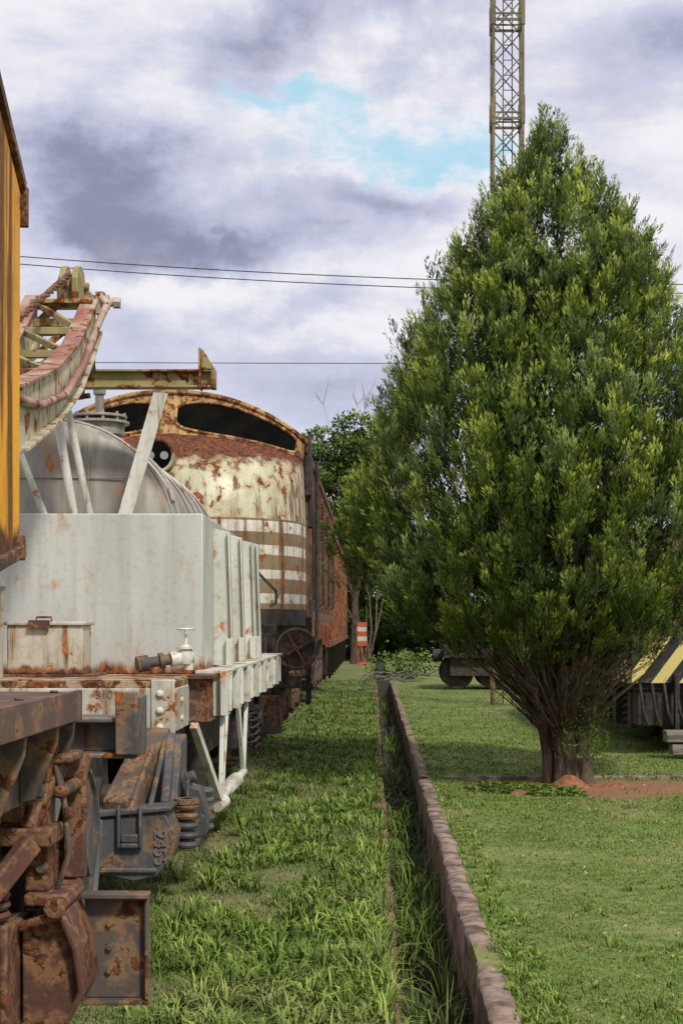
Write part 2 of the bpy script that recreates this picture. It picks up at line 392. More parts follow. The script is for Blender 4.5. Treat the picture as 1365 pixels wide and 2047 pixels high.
# ---------------------------------------------------------------- generic wheelset + bogie
RT=.185
def wheelset(mb,y,xa=-1.72,xb=-2.88,r=.42,ax=.3):
    z=RT+r
    for x,d in((xa,1),(xb,-1)):
        mb.cyl((x-d*.075,y,z),(x-d*.035,y,z),r+.03,n=40); mb.cyl((x-d*.035,y,z),(x+d*.06,y,z),r,r-.008,n=40)
        mb.torus((x+d*.06,y,z),(1,0,0),r-.05,.02,32,6); mb.cyl((x+d*.05,y,z),(x+d*.11,y,z),.11,n=20)
    mb.cyl((xb-ax,y,z),(xa+ax,y,z),.065,n=14)
def side_frame(mb,yc,x0,x1,wb=1.75,mi=0):
    h=wb/2
    mb.prism([(yc-h-.28,.42),(yc-h-.3,.66),(yc-h-.1,.8),(yc-h+.18,.8),(yc-.42,1.0),(yc+.42,1.0),(yc+h-.18,.8),(yc+h+.1,.8),(yc+h+.3,.66),(yc+h+.28,.42),(yc+h-.15,.42),(yc+h-.3,.55),(yc+.35,.28),(yc-.35,.28),(yc-h+.3,.55),(yc-h+.15,.42)],'yz',x0,x1,mi)
    for d in(-h,h):
        mb.box(x1,x1+.07,yc+d-.14,yc+d+.14,.44,.74,mi); mb.cyl((x1+.07,yc+d,.6),(x1+.1,yc+d,.6),.1,n=16,mi=mi)
    for k in(-.2,0,.2): mb.spring((x1+.05,yc+k,.36),(x1+.05,yc+k,.72),.065,.016,5,mi)

# ================================================================ SERVICE WAGON (white box, tank)
sw=empty('tank_service_wagon',(-2.5,12.5,0))
mb=MB()
mb.box(-3.9,-1.24,9.42,17.1,1.205,1.25)
for i in range(9): mb.box(-3.85,-1.26,9.46+i*.122,9.46+i*.122+.112,1.25,1.258)
mb.obj('deck',M['deck'],sw)
mb=MB()
mb.prism([(-3.8,.78),(-1.86,.78),(-1.42,.92),(-1.38,.92),(-1.38,1.205),(-3.8,1.205)],'xz',9.40,9.46)
mb.box(-1.385,-1.24,9.385,9.46,.85,1.26)
mb.box(-1.30,-1.236,9.46,17.1,.93,1.204)
mb.box(-3.9,-3.83,9.46,17.1,.93,1.204)
mb.obj('headstock_and_sills',M['white_rust'],sw)
mb=MB()
for z in(1.17,1.065,.96): 
    mb.tube([(-1.33,9.386,z),(-1.33,9.375,z),(-1.33,9.36,z)],[.027,.024,.01],14)
for z in(1.12,1.0): mb.cyl((-1.237,9.7,z),(-1.22,9.7,z),.02,n=10)
mb.obj('rivets',M['white_clean'],sw,0)
mb=MB()
mb.box(-1.236,-1.10,10.12,10.14,.96,1.24); mb.box(-1.236,-1.08,10.05,10.42,1.24,1.265); mb.box(-1.236,-1.09,10.08,10.4,.95,.965); mb.box(-1.236,-1.1,10.36,10.38,.96,1.24)
mb.obj('rusty_bracket',M['rust'],sw,.004)
mb=MB()
mb.box(-2.7,-1.9,9.5,17,.75,1.2); mb.box(-3.6,-1.35,11.6,14.4,.55,.95); mb.cyl((-1.7,12.2,.72),(-1.7,13.6,.72),.2)
mb.obj('under_gear',M['iron'],sw)
mb=MB()
X0,X1,Y0,Y1,Zb,Zt=-3.9,-1.2,10.6,14.1,1.258,2.39
mb.box(X0,X1,Y0,Y0+.03,Zb,Zt); mb.box(X1-.03,X1,Y0+.03,Y1,Zb,Zt); mb.box(X0,X0+.03,Y0+.03,Y1,Zb,Zt); mb.box(X0+.03,X1-.03,Y1-.03,Y1,Zb,Zt)
mb.box(X0+.03,X1-.03,Y0+.03,Y0+.07,Zt-.05,Zt-.01)
mb.obj('ballast_box',M['white'],sw,.008)
mb=MB()
for y,zt in((11.3,2.30),(12.35,2.32),(13.5,2.34),(14.08,2.36)):
    mb.prism([(-1.2,1.3),(-1.05,1.3),(-1.045,1.45),(-1.08,zt),(-1.2,zt+.03)],'xz',y,y+.02)
    mb.box(-1.10,-1.05,y-.05,y+.07,1.3,1.5)
    mb.beam((-1.05,y+.01,1.3),(-1.083,y+.01,zt),.10,.014,up=(1,0,0))
mb.obj('side_ribs',M['white_clean'],sw,.004)
mb=MB()
mb.box(-1.236,-1.02,10.45,17.0,1.262,1.285)
y=10.5
while y<17:
    mb.prism([(-1.236,1.262),(-1.02,1.262),(-1.02,1.12),(-1.06,.97),(-1.236,.95)],'xz',y,y+.02)
    mb.box(-1.06,-1.01,y-.06,y+.16,.97,1.262); mb.prism([(-1.04,1.262),(-1.015,1.262),(-1.015,1.06),(-1.04,1.06)],'xz',y+.16,y+.4)
    mb.box(-1.01,-.985,y+.02,y+.05,1.0,1.25)
    y+=.93
mb.obj('side_brackets',M['white_clean'],sw,.004)
mb=MB()
mb.beam((-1.16,9.75,.95),(-1.05,10.35,.38),.05,.05)
mb.beam((-1.06,10.62,.98),(-1.05,10.38,.38),.03,.16,w2=.03,h2=.06)
mb.beam((-1.06,10.9,.98),(-1.05,10.44,.40),.03,.05)
mb.beam((-1.05,11.7,.98),(-1.04,12.05,.42),.03,.1,w2=.03,h2=.05)
mb.beam((-1.05,12.5,.98),(-1.04,12.1,.42),.03,.1,w2=.03,h2=.05)
mb.tube([(-1.05,10.3,.385),(-1.05,11,.42),(-1.04,12.1,.42)],.032,12); mb.cyl((-1.05,11.2,.42),(-1.045,11.5,.42),.055); mb.cyl((-1.05,10.95,.42),(-1.05,11.0,.42),.05)
mb.cyl((-1.07,10.3,.36),(-1.03,10.44,.38),.045)
mb.obj('brace_rods',M['white_clean'],sw,.003)
mb=MB(); TC=(-2.5,2.25);R=.95
rows=[]
for y,f in((11.62,.0),(11.62,.35),(11.64,.75),(11.67,.95),(11.72,1.),(12.6,1.),(12.62,1.012),(12.7,1.012),(12.72,1.),(15.4,1.),(15.5,.9),(15.6,.5),(15.62,0.)):
    rows.append([(TC[0]+math.cos(a)*R*f,y,TC[1]+math.sin(a)*R*f) for a in [2*math.pi*k/64 for k in range(65)]])
mb.grid(rows)
for y in(11.74,12.15,13.2,13.8,14.4,15.0): mb.torus((TC[0],y,TC[1]),(0,1,0),R+.008,.016,64,6)
mb.tube([(-2.5+math.cos(a)*(R+.02),11.95+1.0*i/18,2.25+math.sin(a)*(R+.02)) for i,a in enumerate([math.radians(20+40*k/18) for k in range(19)])],.018)
mb.obj('tank',M['tank'],sw,0)
mb=MB()
for x in(-2.95,-2.2): mb.box(x-.004,x+.004,11.612,11.625,2.3,2.3+math.sqrt(max(.01,.5-(x+2.5)**2)))
mb.box(-3.1,-1.9,11.613,11.625,2.74,2.748)
mb.cyl((-2.2,12.1,3.13),(-2.2,12.1,3.22),.2,n=28); mb.cyl((-2.2,12.1,3.22),(-2.2,12.1,3.24),.24,n=28); mb.cyl((-2.2,12.1,3.27),(-2.2,12.1,3.29),.22,n=28)
for k in range(10): 
    a=k*.628; mb.cyl((-2.2+.2*math.cos(a),12.1+.2*math.sin(a),3.22),(-2.2+.2*math.cos(a),12.1+.2*math.sin(a),3.31),.012,n=8)
mb.cyl((-2.2,12.1,3.28),(-2.2,12.1,3.5),.035); mb.cyl((-2.2,12.1,3.46),(-2.2,12.1,3.5),.05)
mb.box(-1.62,-1.55,11.7,11.78,2.42,2.46)
mb.obj('tank_fittings',M['tank'],sw,.003)
mb=MB()
mb.cyl((-2.33,11.0,3.24),(-2.16,11.05,2.2),.032); mb.cyl((-2.27,11.2,3.2),(-2.08,11.3,2.2),.028); mb.cyl((-2.62,11.0,2.96),(-2.33,11.05,2.2),.026)
mb.beam((-1.575,11.18,3.34),(-1.87,11.14,2.3),.02,.105,up=(1,0,0))
mb.beam((-1.61,11.2,3.34),(-1.91,11.16,2.3),.06,.012,up=(1,0,0))
mb.obj('frame_struts',M['white_clean'],sw,.003)
mb=MB()
mb.ibeam((-2.75,11.2,3.435),(-1.2,11.2,3.435),.12,.135,.016)
mb.prism([(-1.27,3.503),(-1.17,3.503),(-1.185,3.53),(-1.26,3.65),(-1.275,3.64)],'xz',11.13,11.27)
mb.box(-1.29,-1.275,11.12,11.28,3.36,3.66); mb.box(-1.2,-1.17,11.13,11.27,3.365,3.503)
mb.obj('cross_beam',M['beam'],sw,.003)
mb=MB(); mb.torus((-2.18,10.9,3.36),(.2,1,0),.065,.014); mb.torus((-2.11,10.9,3.3),(1,.4,0),.05,.012); mb.cyl((-2.25,10.9,3.24),(-2.05,10.9,3.27),.02)
mb.obj('shackle',M['rust'],sw,0)
mb=MB(); mb.box(-2.43,-1.93,9.98,10.3,1.275,1.6); mb.box(-2.45,-1.91,9.96,10.32,1.6,1.625)
mb.obj('tool_box',rusty('toolbox_paint',(.55,.53,.45),(.45,.4,.3),t1=.6,scale=6,t2=.54,sk=.85,zlow=(1.30,.04),rust=(.3,.1,.02)),sw)
mb=MB(); mb.box(-2.28,-2.14,9.94,9.96,1.58,1.635); mb.tube([(-2.26,10.1,1.625),(-2.26,10.1,1.655),(-2.16,10.1,1.655),(-2.16,10.1,1.625)],.008); mb.box(-2.48,-1.84,9.9,10.4,1.259,1.275)
mb.obj('tool_box_fittings',M['rust'],sw,.003)
mb=MB(); mb.cyl((-2.49,9.9,1.258),(-2.49,9.9,1.84),.055); mb.tube([(-2.49,9.9,1.84),(-2.48,9.88,1.88),(-2.45,9.86,1.83)],.05)
mb.obj('hose_post',M['white_rust'],sw,0)
mb=MB(); mb.cyl((-1.56,10.02,1.34),(-1.27,10.14,1.385),.036); mb.cyl((-1.57,10.0,1.338),(-1.50,10.03,1.349),.055); mb.cyl((-1.43,10.07,1.36),(-1.40,10.08,1.365),.055)
mb.cyl((-1.573,9.998,1.337),(-1.575,9.997,1.337),.03)
mb.obj('drain_pipe',M['rust_grey'],sw,.003)
mb=MB(); mb.cyl((-1.36,10.10,1.37),(-1.22,10.16,1.39),.05); mb.tube([(-1.26,10.13,1.34),(-1.26,10.13,1.38),(-1.26,10.13,1.43),(-1.26,10.13,1.47)],[.04,.055,.045,.028],16); mb.cyl((-1.26,10.13,1.44),(-1.26,10.13,1.455),.06); mb.cyl((-1.26,10.13,1.46),(-1.26,10.13,1.575),.012)
mb.torus((-1.26,10.13,1.575),(0,0,1),.055,.009,20,6); mb.cyl((-1.31,10.13,1.575),(-1.21,10.13,1.575),.007); mb.cyl((-1.26,10.08,1.575),(-1.26,10.18,1.575),.007)
mb.cyl((-1.24,10.14,1.3),(-1.24,10.14,1.385),.03)
mb.obj('valve',M['white_clean'],sw,0)
mb=MB()
for y in(8.98,10.72,14.6,16.3): wheelset(mb,y,r=.4)
mb.obj('wheelsets',M['iron'],sw,0)
mb=MB(); side_frame(mb,15.45,-1.42,-1.3); side_frame(mb,15.45,-3.3,-3.18); side_frame(mb,9.85,-3.3,-3.18)
mb.prism([(9.3,.5),(9.6,.98),(10.2,.98),(10.55,.8),(11.0,.75),(11.05,.42),(10.5,.42),(10.2,.28),(9.6,.28)],'yz',-1.42,-1.3)
mb.box(-1.3,-1.18,10.6,10.86,.44,.76)
mb.obj('bogie_frames',M['iron'],sw,.01)
mb=MB()
mb.prism([(-1.55,.52),(-1.16,.56),(-1.10,.44),(-1.115,.30),(-1.2,.2),(-1.33,.17),(-1.55,.22)],'xz',8.36,8.78)
mb.prism([(-1.56,.525),(-1.12,.565),(-1.12,.595),(-1.56,.565)],'xz',8.34,8.6)
mb.box(-1.40,-1.30,8.33,8.36,.39,.44); mb.box(-1.42,-1.40,8.32,8.36,.36,.60); mb.box(-1.30,-1.28,8.32,8.36,.36,.60); mb.box(-1.40,-1.30,8.32,8.36,.36,.39)
mb.box(-1.54,-1.50,8.34,8.36,.24,.52); mb.box(-1.54,-1.2,8.34,8.36,.22,.25)
mb.prism([(8.8,.35),(8.85,.62),(9.05,.9),(9.3,.93),(9.3,.6),(9.1,.3)],'yz',-1.22,-1.15)
mb.beam((-1.19,8.6,.56),(-1.22,9.1,.92),.05,.09); mb.beam((-1.26,8.5,.57),(-1.25,9.1,.93),.03,.03)
mb.prism([(-1.12,.30),(-1.0,.34),(-.985,.46),(-1.03,.62),(-1.1,.64)],'xz',8.98,9.16)
mb.box(-1.11,-1.09,8.9,9.2,.3,.68); mb.cyl((-1.12,9.0,.68),(-1.06,9.0,.70),.035)
mb.obj('cast_pedestal',M['castgrey'],sw,.014)
mb=MB(); mb.beam((-1.44,8.42,.56),(-1.33,9.25,.93),.15,.13,w2=.19,h2=.1); mb.beam((-1.35,8.38,.5),(-1.29,8.9,.84),.03,.17)
mb.obj('pedestal_arm',M['tan'],sw,.025)
mb=MB()
for k in range(5): 
    z=.335+k*.055; mb.torus((-1.075,8.68,z),(0,0,1),.052,.02,20,8)
    mb.torus((-1.05,9.3,z+.02),(0,0,1),.05,.02,20,8)
mb.cyl((-1.075,8.68,.31),(-1.075,8.68,.6),.035)
mb.cyl((-1.075,8.68,.57),(-1.075,8.68,.6),.075)
mb.obj('coil_springs',M['castgrey'],sw,0)
def text(name,body,loc,size,mat,parent,rot=(math.pi/2,0,0),ext=.004):
    cu=bpy.data.curves.new(name,'FONT'); cu.body=body; cu.size=size; cu.extrude=ext; cu.align_x='CENTER'; cu.align_y='CENTER'
    cu.materials.append(mat); o=link(bpy.data.objects.new(name,cu)); o.location=loc; o.rotation_euler=rot; setparent(o,parent); return o
text('number_cast','2455',(-1.185,8.355,.36),.10,simple('number_grey',(.11,.11,.11),(.16,.15,.14),20),sw,(math.pi/2,math.pi/2,0),.006)
tm=simple('stencil_dark',(.10,.09,.08),(.2,.17,.14),25)
text('number_stencil','310',(-1.68,9.398,1.165),.075,tm,sw); text('number_stencil_lower','1931',(-1.63,9.398,.90),.07,tm,sw)

# ================================================================ RAILWAY CRANE
rc=empty('railway_crane',(-2.3,4,0))
mb=MB()
mb.prism([(6.0,1.90),(6.02,3.34),(5.55,3.66),(5.3,3.86),(3.2,3.95),(1.2,3.7),(1.2,1.78),(5.4,1.78),(5.85,1.84)],'yz',-3.1,-1.405)
mb.obj('cab',M['yellow'],rc,.03)
mb=MB(); mb.beam((-1.402,6.02,3.36),(-1.402,5.55,3.68),.03,.04); mb.beam((-1.402,5.55,3.68),(-1.402,5.3,3.88),.03,.04); mb.beam((-1.40,6.03,3.36),(-1.40,6.03,3.2),.035,.03)
mb.beam((-1.402,6.01,1.90),(-1.402,5.4,1.79),.035,.05); mb.box(-1.415,-1.39,5.93,6.02,1.86,1.96)
mb.obj('cab_edge_trim',M['rust'],rc,.004)
mb=MB(); mb.cyl((-2.3,3.5,1.38),(-2.3,3.5,1.78),.75,n=40); mb.torus((-2.3,3.5,1.5),(0,0,1),.8,.05,40)
mb.obj('turntable',M['rust'],rc,0)
mb=MB(); mb.box(-3.7,-1.0,-2.5,5.1,1.33,1.375); mb.box(-1.0,-.985,-2.5,5.1,1.28,1.382)
for y in np.arange(-2,5.1,.5):
    mb.cyl((-1.06,y,1.375),(-1.06,y,1.383),.015,n=8)
mb.obj('deck_plate',M['deckplate'],rc,.005)
mb=MB()
mb.box(-1.2,-1.13,-2.5,5.12,1.02,1.33); mb.box(-3.6,-3.5,-2.5,5.1,1.02,1.33)
for y in(2.2,3,3.8,4.35,4.8,5.06): mb.prism([(-1.13,1.33),(-1.0,1.33),(-1.01,1.22),(-1.08,1.04),(-1.13,1.03)],'xz',y,y+.025)
mb.box(-1.13,-1.0,3.2,5.1,1.295,1.33); mb.box(-2.8,-1.8,-2.5,5.3,.85,1.33)
mb.obj('underframe',M['rust_grey'],rc,.005)
mb=MB()
mb.ibeam((-3.5,5.55,1.19),(-.86,5.55,1.19),.2,.15,.02); mb.box(-.93,-.85,5.42,5.45,1.13,1.36); mb.box(-.87,-.85,5.45,5.66,1.12,1.34)
mb.box(-1.24,-1.14,5.125,5.44,1.12,1.262)
mb.obj('headstock',M['grey'],rc,.006)
mb=MB()
mb.prism([(-1.17,1.25),(-1.05,1.25),(-1.075,1.0),(-1.07,.72),(-1.15,.72),(-1.14,1.0)],'xz',4.95,5.1)
mb.box(-1.32,-1.22,4.75,4.95,.72,1.28); mb.box(-1.22,-1.14,4.9,4.96,.95,1.2); mb.box(-1.075,-1.0,5.22,5.27,.72,1.15)
mb.box(-1.34,-1.04,4.86,5.06,.88,.94); mb.box(-1.32,-1.0,4.98,5.2,1.14,1.17); mb.box(-1.25,-1.07,4.93,4.95,1.0,1.05)
mb.beam((-1.1,4.85,.9),(-1.24,4.7,.70),.05,.07); mb.beam((-1.05,5.05,1.13),(-1.13,4.9,.93),.05,.05)
mb.prism([(-1.34,.62),(-1.15,.64),(-1.15,.29),(-1.34,.27)],'xz',4.75,5.05)
for k in range(6): mb.box(-1.34,-1.165,4.69,4.75,.30+k*.056,.322+k*.056)
mb.box(-1.165,-1.14,4.68,4.76,.27,.66)
mb.prism([(-1.14,.63),(-1.0,.67),(-.955,.56),(-.935,.42),(-.985,.33),(-1.14,.295)],'xz',4.88,5.15)
mb.prism([(-1.14,.64),(-1.0,.68),(-.945,.56),(-.925,.42),(-.98,.315),(-1.14,.28),(-1.14,.31),(-.985,.345),(-.95,.42),(-.97,.55),(-1.01,.65),(-1.14,.61)],'xz',4.83,4.88)
mb.cyl((-1.02,4.82,.69),(-1.02,5.2,.69),.026); mb.cyl((-1.02,4.80,.69),(-1.02,4.82,.69),.038,n=6)
mb.box(-1.14,-1.0,4.9,5.2,.68,.72)
mb.cyl((-1.03,4.94,1.05),(-1.03,5.3,1.05),.022); mb.cyl((-1.02,4.96,.98),(-.99,4.96,.98),.02)
mb.prism([(2.8,.5),(3.1,.95),(4.3,.95),(4.65,.5),(4.25,.3),(3.2,.3)],'yz',-1.4,-1.3)
mb.beam((-1.13,5.3,.7),(-1.02,5.3,1.15),.05,.06); mb.box(-1.3,-1.05,5.35,5.45,.3,.75)
mb.obj('bogie_castings',M['rust'],rc,.009)
mb=MB()
for k in range(5): mb.torus((-1.235,4.84,.665+k*.032),(0,0,1),.055,.014,20,6)
for k in range(7): mb.torus((-1.13,5.32,.36+k*.05),(0,0,1),.06,.018,20,6)
mb.obj('bogie_springs',M['rust'],rc,0)
mb=MB(); mb.box(-.985,-.765,5.14,5.155,.325,.67); mb.box(-.99,-.76,5.08,5.155,.672,.69); mb.box(-.99,-.76,5.10,5.155,.308,.323); mb.box(-.775,-.762,5.1,5.14,.325,.67)
mb.box(-1.2,-.985,5.16,5.2,.36,.62)
mb.obj('step_plate',M['rust_grey'],rc,.004)
mb=MB()
for y in(3.2,): wheelset(mb,y,r=.4,xa=-1.5,xb=-2.7,ax=.05)
wheelset(mb,6.6,r=.42,xa=-1.34,xb=-2.7,ax=.0)
mb.obj('wheelsets',M['castgrey'],rc,0)
mb=MB(); mb.box(-2.7,-1.5,5.7,8.0,.7,1.0); mb.cyl((-2.2,5.8,1.0),(-2.2,8.9,.98),.11); mb.box(-3.2,-1.45,6.9,7.6,.6,1.05); mb.box(-2.8,-1.42,5.1,5.5,.4,1.1)
mb.obj('coupler_and_bolster',M['iron'],rc,.02)
mb=MB()
for z in(1.12,1.05,.8): mb.cyl((-1.09,4.95,z),(-1.09,4.925,z),.016,n=6)
for z in(1.2,1.1,.8): mb.cyl((-1.27,4.75,z),(-1.27,4.73,z),.016,n=6)
for z in(.42,.5,.58): mb.cyl((-.9,5.14,z),(-.9,5.125,z),.012,n=6)
mb.tube([(-1.22,4.72,1.2),(-1.17,4.7,1.1),(-1.18,4.72,.98),(-1.22,4.74,.92)],.012); mb.tube([(-1.05,5.0,.72),(-1.0,4.95,.85),(-1.02,4.98,1.0),(-1.06,5.0,1.15)],.01)
mb.obj('bolts_and_pipes',M['rust_grey'],rc,.002)
def lerp(a,b,f): return a+(b-a)*f
key=[(5.2,-1.9,2.1,2.45),(6.6,-1.87,2.28,2.64),(8.0,-1.875,2.54,2.88),(9.1,-1.93,2.84,3.16),(10.0,-1.98,3.16,3.47),(10.5,-2.0,3.44,3.74),(10.85,-2.0,3.72,3.98)]
for dx,nm in((0,'boom_girder_near'),(-.42,'boom_girder_far')):
    mb=MB(); rowsA=[];
    for (y,x,zl,zu) in key: rowsA.append([(x+dx,y,zl),(x+dx,y,zu),(x+dx-.012,y,zu),(x+dx-.012,y,zl),(x+dx,y,zl)])
    mb.grid(rowsA)
    for i in range(len(key)-1):
        a,b_=key[i],key[i+1]
        mb.beam((a[1]+dx-.03,a[0],a[3]),(b_[1]+dx-.03,b_[0],b_[3]),.12,.02,mi=1); mb.beam((a[1]+dx-.0,a[0],a[2]),(b_[1]+dx-.0,b_[0],b_[2]),.1,.02,mi=0)
    mb.obj(nm,[M['boom'],M['boomtop']],rc,.003)
mb=MB()
def kp(y):
    for a,b_ in zip(key,key[1:]):
        if a[0]<=y<=b_[0]:
            f=(y-a[0])/(b_[0]-a[0]); return [lerp(a[i],b_[i],f) for i in range(4)]
ysb=[7.0,7.7,8.4,9.1,9.8,10.35,10.8]
for i,y in enumerate(ysb):
    k=kp(y); mb.beam((k[1]-.01,y,k[3]-.03),(k[1]-.42,y,k[3]-.03),.05,.05); mb.beam((k[1]-.01,y,k[2]+.03),(k[1]-.42,y,k[2]+.03),.05,.05)
    if i+1<len(ysb):
        k2=kp(ysb[i+1]); mb.beam((k[1]-.01,y,k[3]-.03),(k2[1]-.42,ysb[i+1],k2[3]-.03),.04,.04); mb.beam((k[1]-.42,y,k[2]+.03),(k2[1]-.01,ysb[i+1],k2[3]-.05),.04,.04)
mb.box(-2.46,-1.98,10.75,10.9,3.74,3.8); mb.box(-2.44,-2.0,10.7,10.95,3.9,3.93)
mb.beam((-2.46,10.8,3.72),(-2.2,10.9,4.02),.05,.06); mb.beam((-2.02,10.85,3.95),(-2.12,10.9,4.05),.04,.06)
mb.obj('boom_bracing',M['beam'],rc,.003)
mb=MB()
for x in(-2.215,-2.125,): 
    mb.prism([(10.72,3.92),(10.70,4.08),(10.76,4.17),(10.86,4.2),(10.96,4.17),(11.02,4.08),(11.0,3.92)],'yz',x-.022,x+.022)
    mb.prism([(-.05+x,3.9),(x-.055,4.06),(x-.02,4.17),(x+.02,4.17),(x+.05,4.06),(x+.05,3.9)],'xz',10.78,10.8)
mb.cyl((-2.3,10.86,4.05),(-2.05,10.86,4.05),.03)
mb.obj('sheaves',M['beam'],rc,.006)
mb=MB()
mb.cyl((-2.02,10.82,3.93),(-1.85,10.84,3.93),.03); mb.cyl((-1.87,10.84,3.93),(-1.82,10.845,3.93),.043,n=6); mb.cyl((-1.93,10.83,3.93),(-1.90,10.83,3.93),.055); mb.box(-1.99,-1.93,10.78,10.86,3.84,4.0)
mb.tube([(-1.96,10.8,3.97),(-1.9,10.75,3.9),(-1.93,10.5,3.68),(-1.93,10.0,3.33),(-1.9,9.3,3.03),(-1.86,8.4,2.83),(-1.84,7.6,2.76)],.026)
mb.obj('boom_pin_and_rod',M['boomtop'],rc,.002)
mb=MB()
path=[Vector((-2.17,10.72,4.1)),Vector((-2.2,10.2,3.86)),Vector((-2.2,9.2,3.45)),Vector((-2.2,8.0,3.05)),Vector((-2.2,6,2.5))]
fine=[path[i].lerp(path[i+1],k/24) for i in range(4) for k in range(24)]
for s_ in(0,2.09,4.19): mb.tube([p+Vector((math.cos(i*.55+s_)*.014,0,math.sin(i*.55+s_)*.014)) for i,p in enumerate(fine)],.013,6)
mb.obj('hoist_rope',M['rust'],rc,0)
mb=MB(); mb.box(-2.08,-2.03,10.7,10.78,3.5,3.68); mb.prism([(-2.1,3.55),(-1.99,3.55),(-1.98,3.42),(-2.04,3.36),(-2.1,3.42)],'xz',10.72,10.76); mb.obj('hook_block',M['iron'],rc,.01)

# ================================================================ DIESEL LOCOMOTIVE
lo=empty('diesel_locomotive',(-2.4,24,0))
XC=-2.58; HW=1.70; YS=19.7
def ztop(x): return 4.0+.58*max(0,1-(abs(x)/HW)**2.2)
prof=[(0.0,1.80,18.02),(.2,2.3,17.98),(.4,2.85,17.97),(.5,3.12,18.02),(.58,3.33,18.12),(.66,3.5,18.3),(.74,3.62,18.52),(.82,3.68,18.72),(.88,3.73,18.87),(.92,3.76,18.96)]
def sup(u,n=2.9):
    a=u*math.pi/2; e=2/n
    return math.copysign(abs(math.sin(a))**e,u) if u else 0., 1-abs(math.cos(a))**e
def S(u,v):
    sx_,sy_=sup(u); x=HW*sx_
    if v<=.92:
        for (a,z0,y0),(b_,z1,y1) in zip(prof,prof[1:]):
            if a<=v<=b_:
                f=(v-a)/(b_-a); z=lerp(z0,z1,f); y=lerp(y0,y1,f); break
        lift=min(1,max(0,(z-2.9)/.86))**1.3; z+=.25*lift*(1-sx_**2)
        return Vector((XC+x*(1-.02*lift),y+(YS-y)*sy_,z))
    f=v-1; zb=3.76+.25*(1-sx_**2); zt=ztop(x); y0=18.97+.22*f
    return Vector((XC+x*(.98+.02*f),y0+(YS-y0)*sy_,lerp(zb,zt,f)))
us=[-1+2*i/72 for i in range(73)]
mb=MB(); vs_=[.92*i/30 for i in range(31)]
mb.grid([[S(u,v) for u in us] for v in vs_])
mb.obj('nose',M['nose'],lo,0,angle=60)
mb=MB(); mb.grid([[S(u,1+i/8) for u in us] for i in range(9)]+[[Vector((S(u,2).x,YS,S(u,2).z)) for u in us]])
mb.obj('windshield_surround',M['brow'],lo,0,angle=60)
mb=MB(); rows=[]
for v in [i/16*.42 for i in range(17)]: rows.append([S(u,v)+Vector((0.006*(u),-.006,0)) for u in us])
mb.grid(rows); mb.obj('nose_bands',M['nose2'],lo,0,angle=60)
def window(name,u0,u1,f0,f1):
    cu,cf=(u0+u1)/2,(f0+f1)/2; hu,hf=(u1-u0)/2,(f1-f0)/2; K=64
    out=[]
    for k in range(K):
        a=2*math.pi*k/K; c,s_=math.cos(a),math.sin(a); e=2/4.6
        out.append((cu+hu*math.copysign(abs(c)**e,c),cf+hf*math.copysign(abs(s_)**e,s_)))
    mb=MB(); rows=[]
    for r_ in range(9):
        g=r_/8; rows.append([S(cu+(a-cu)*g,1+cf+(b_-cf)*g)+Vector((0,-.012,0)) for a,b_ in out+[out[0]]])
    mb.grid(rows); mb.obj(name,M['black'],lo,0)  # black sheet over the uncut shell; its colour is the cab's inner shade
    mb=MB(); mb.tube([S(a,1+b_)+Vector((0,-.015,0)) for a,b_ in out],.02,8,closed=True); mb.obj(name+'_rim',M['brow'],lo,0)
window('windshield_right',.008,.76,.05,.84); window('windshield_left',-.76,-.011,.05,.84)
mb=MB(); mb.tube([S(u,2)+Vector((0,-.01,0.0)) for u in us],.035,8); mb.tube([S(u,1.01)+Vector((0,-.01,0)) for u in us],.014,8); mb.obj('roof_brow',M['brow'],lo,0)
mb=MB(); c0=S(0,.66); mb.cyl((XC,c0.y-.3,c0.z-.02),(XC,c0.y+.4,c0.z-.02),.2,.22,n=32); mb.torus((XC,c0.y-.3,c0.z-.02),(0,1,0),.19,.022); mb.obj('headlight_housing',M['nose'],lo,.005)
mb=MB(); mb.cyl((XC,c0.y-.31,c0.z-.02),(XC,c0.y-.302,c0.z-.02),.165,n=28); mb.obj('headlight_recess_shade',M['black'],lo,0)  # flat black disc on the housing front, painting the shade of a recess
mb=MB(); mb.cyl((XC-.08,c0.y-.325,c0.z-.02),(XC-.08,c0.y-.312,c0.z-.02),.05); mb.cyl((XC+.085,c0.y-.325,c0.z-.02),(XC+.085,c0.y-.312,c0.z-.02),.05)
lm,t,b=newmat('headlight_glass',.15); b.inputs['Base Color'].default_value=(.3,.3,.29,1); b.inputs['Metallic'].default_value=.6
mb.obj('headlight_lamps',lm,lo,0)
def sect(y):
    pts=[(HW,1.78),(HW,2.4),(HW,3.2),(HW,3.8),(HW-.01,3.98)]
    pts+=[(HW*math.cos(a),ztop(HW*math.cos(a))) for a in [math.pi*k/24 for k in range(1,24)]]
    pts+=[(-HW+.01,3.98),(-HW,3.8),(-HW,3.2),(-HW,2.4),(-HW,1.78)]
    return [(XC+a,y,b_) for a,b_ in pts]
mb=MB(); mb.grid([sect(y) for y in np.linspace(YS,33,24)]); mb.prism([(p[0],p[2]) for p in sect(0)],'xz',33,33.02)
mb.obj('body_shell',M['locoside'],lo,0)
XR=XC+HW
mb=MB()
for k,y in enumerate(np.arange(19.8,33,.62)):
    mb.box(XR,XR+.02,y,y+.05,1.8,3.9)
mb.box(XR,XR+.035,YS,33,3.86,3.95); mb.box(XR,XR+.04,YS-.2,33,1.66,1.80)
for y in(22.5,25.3,28.1,30.5):
    for k in range(12): mb.beam((XR+.01,y,3.0+k*.06),(XR+.01,y+1.1,3.0+k*.06),.04,.02)
mb.obj('body_ribs_and_louvres',M['rust'],lo,.004)
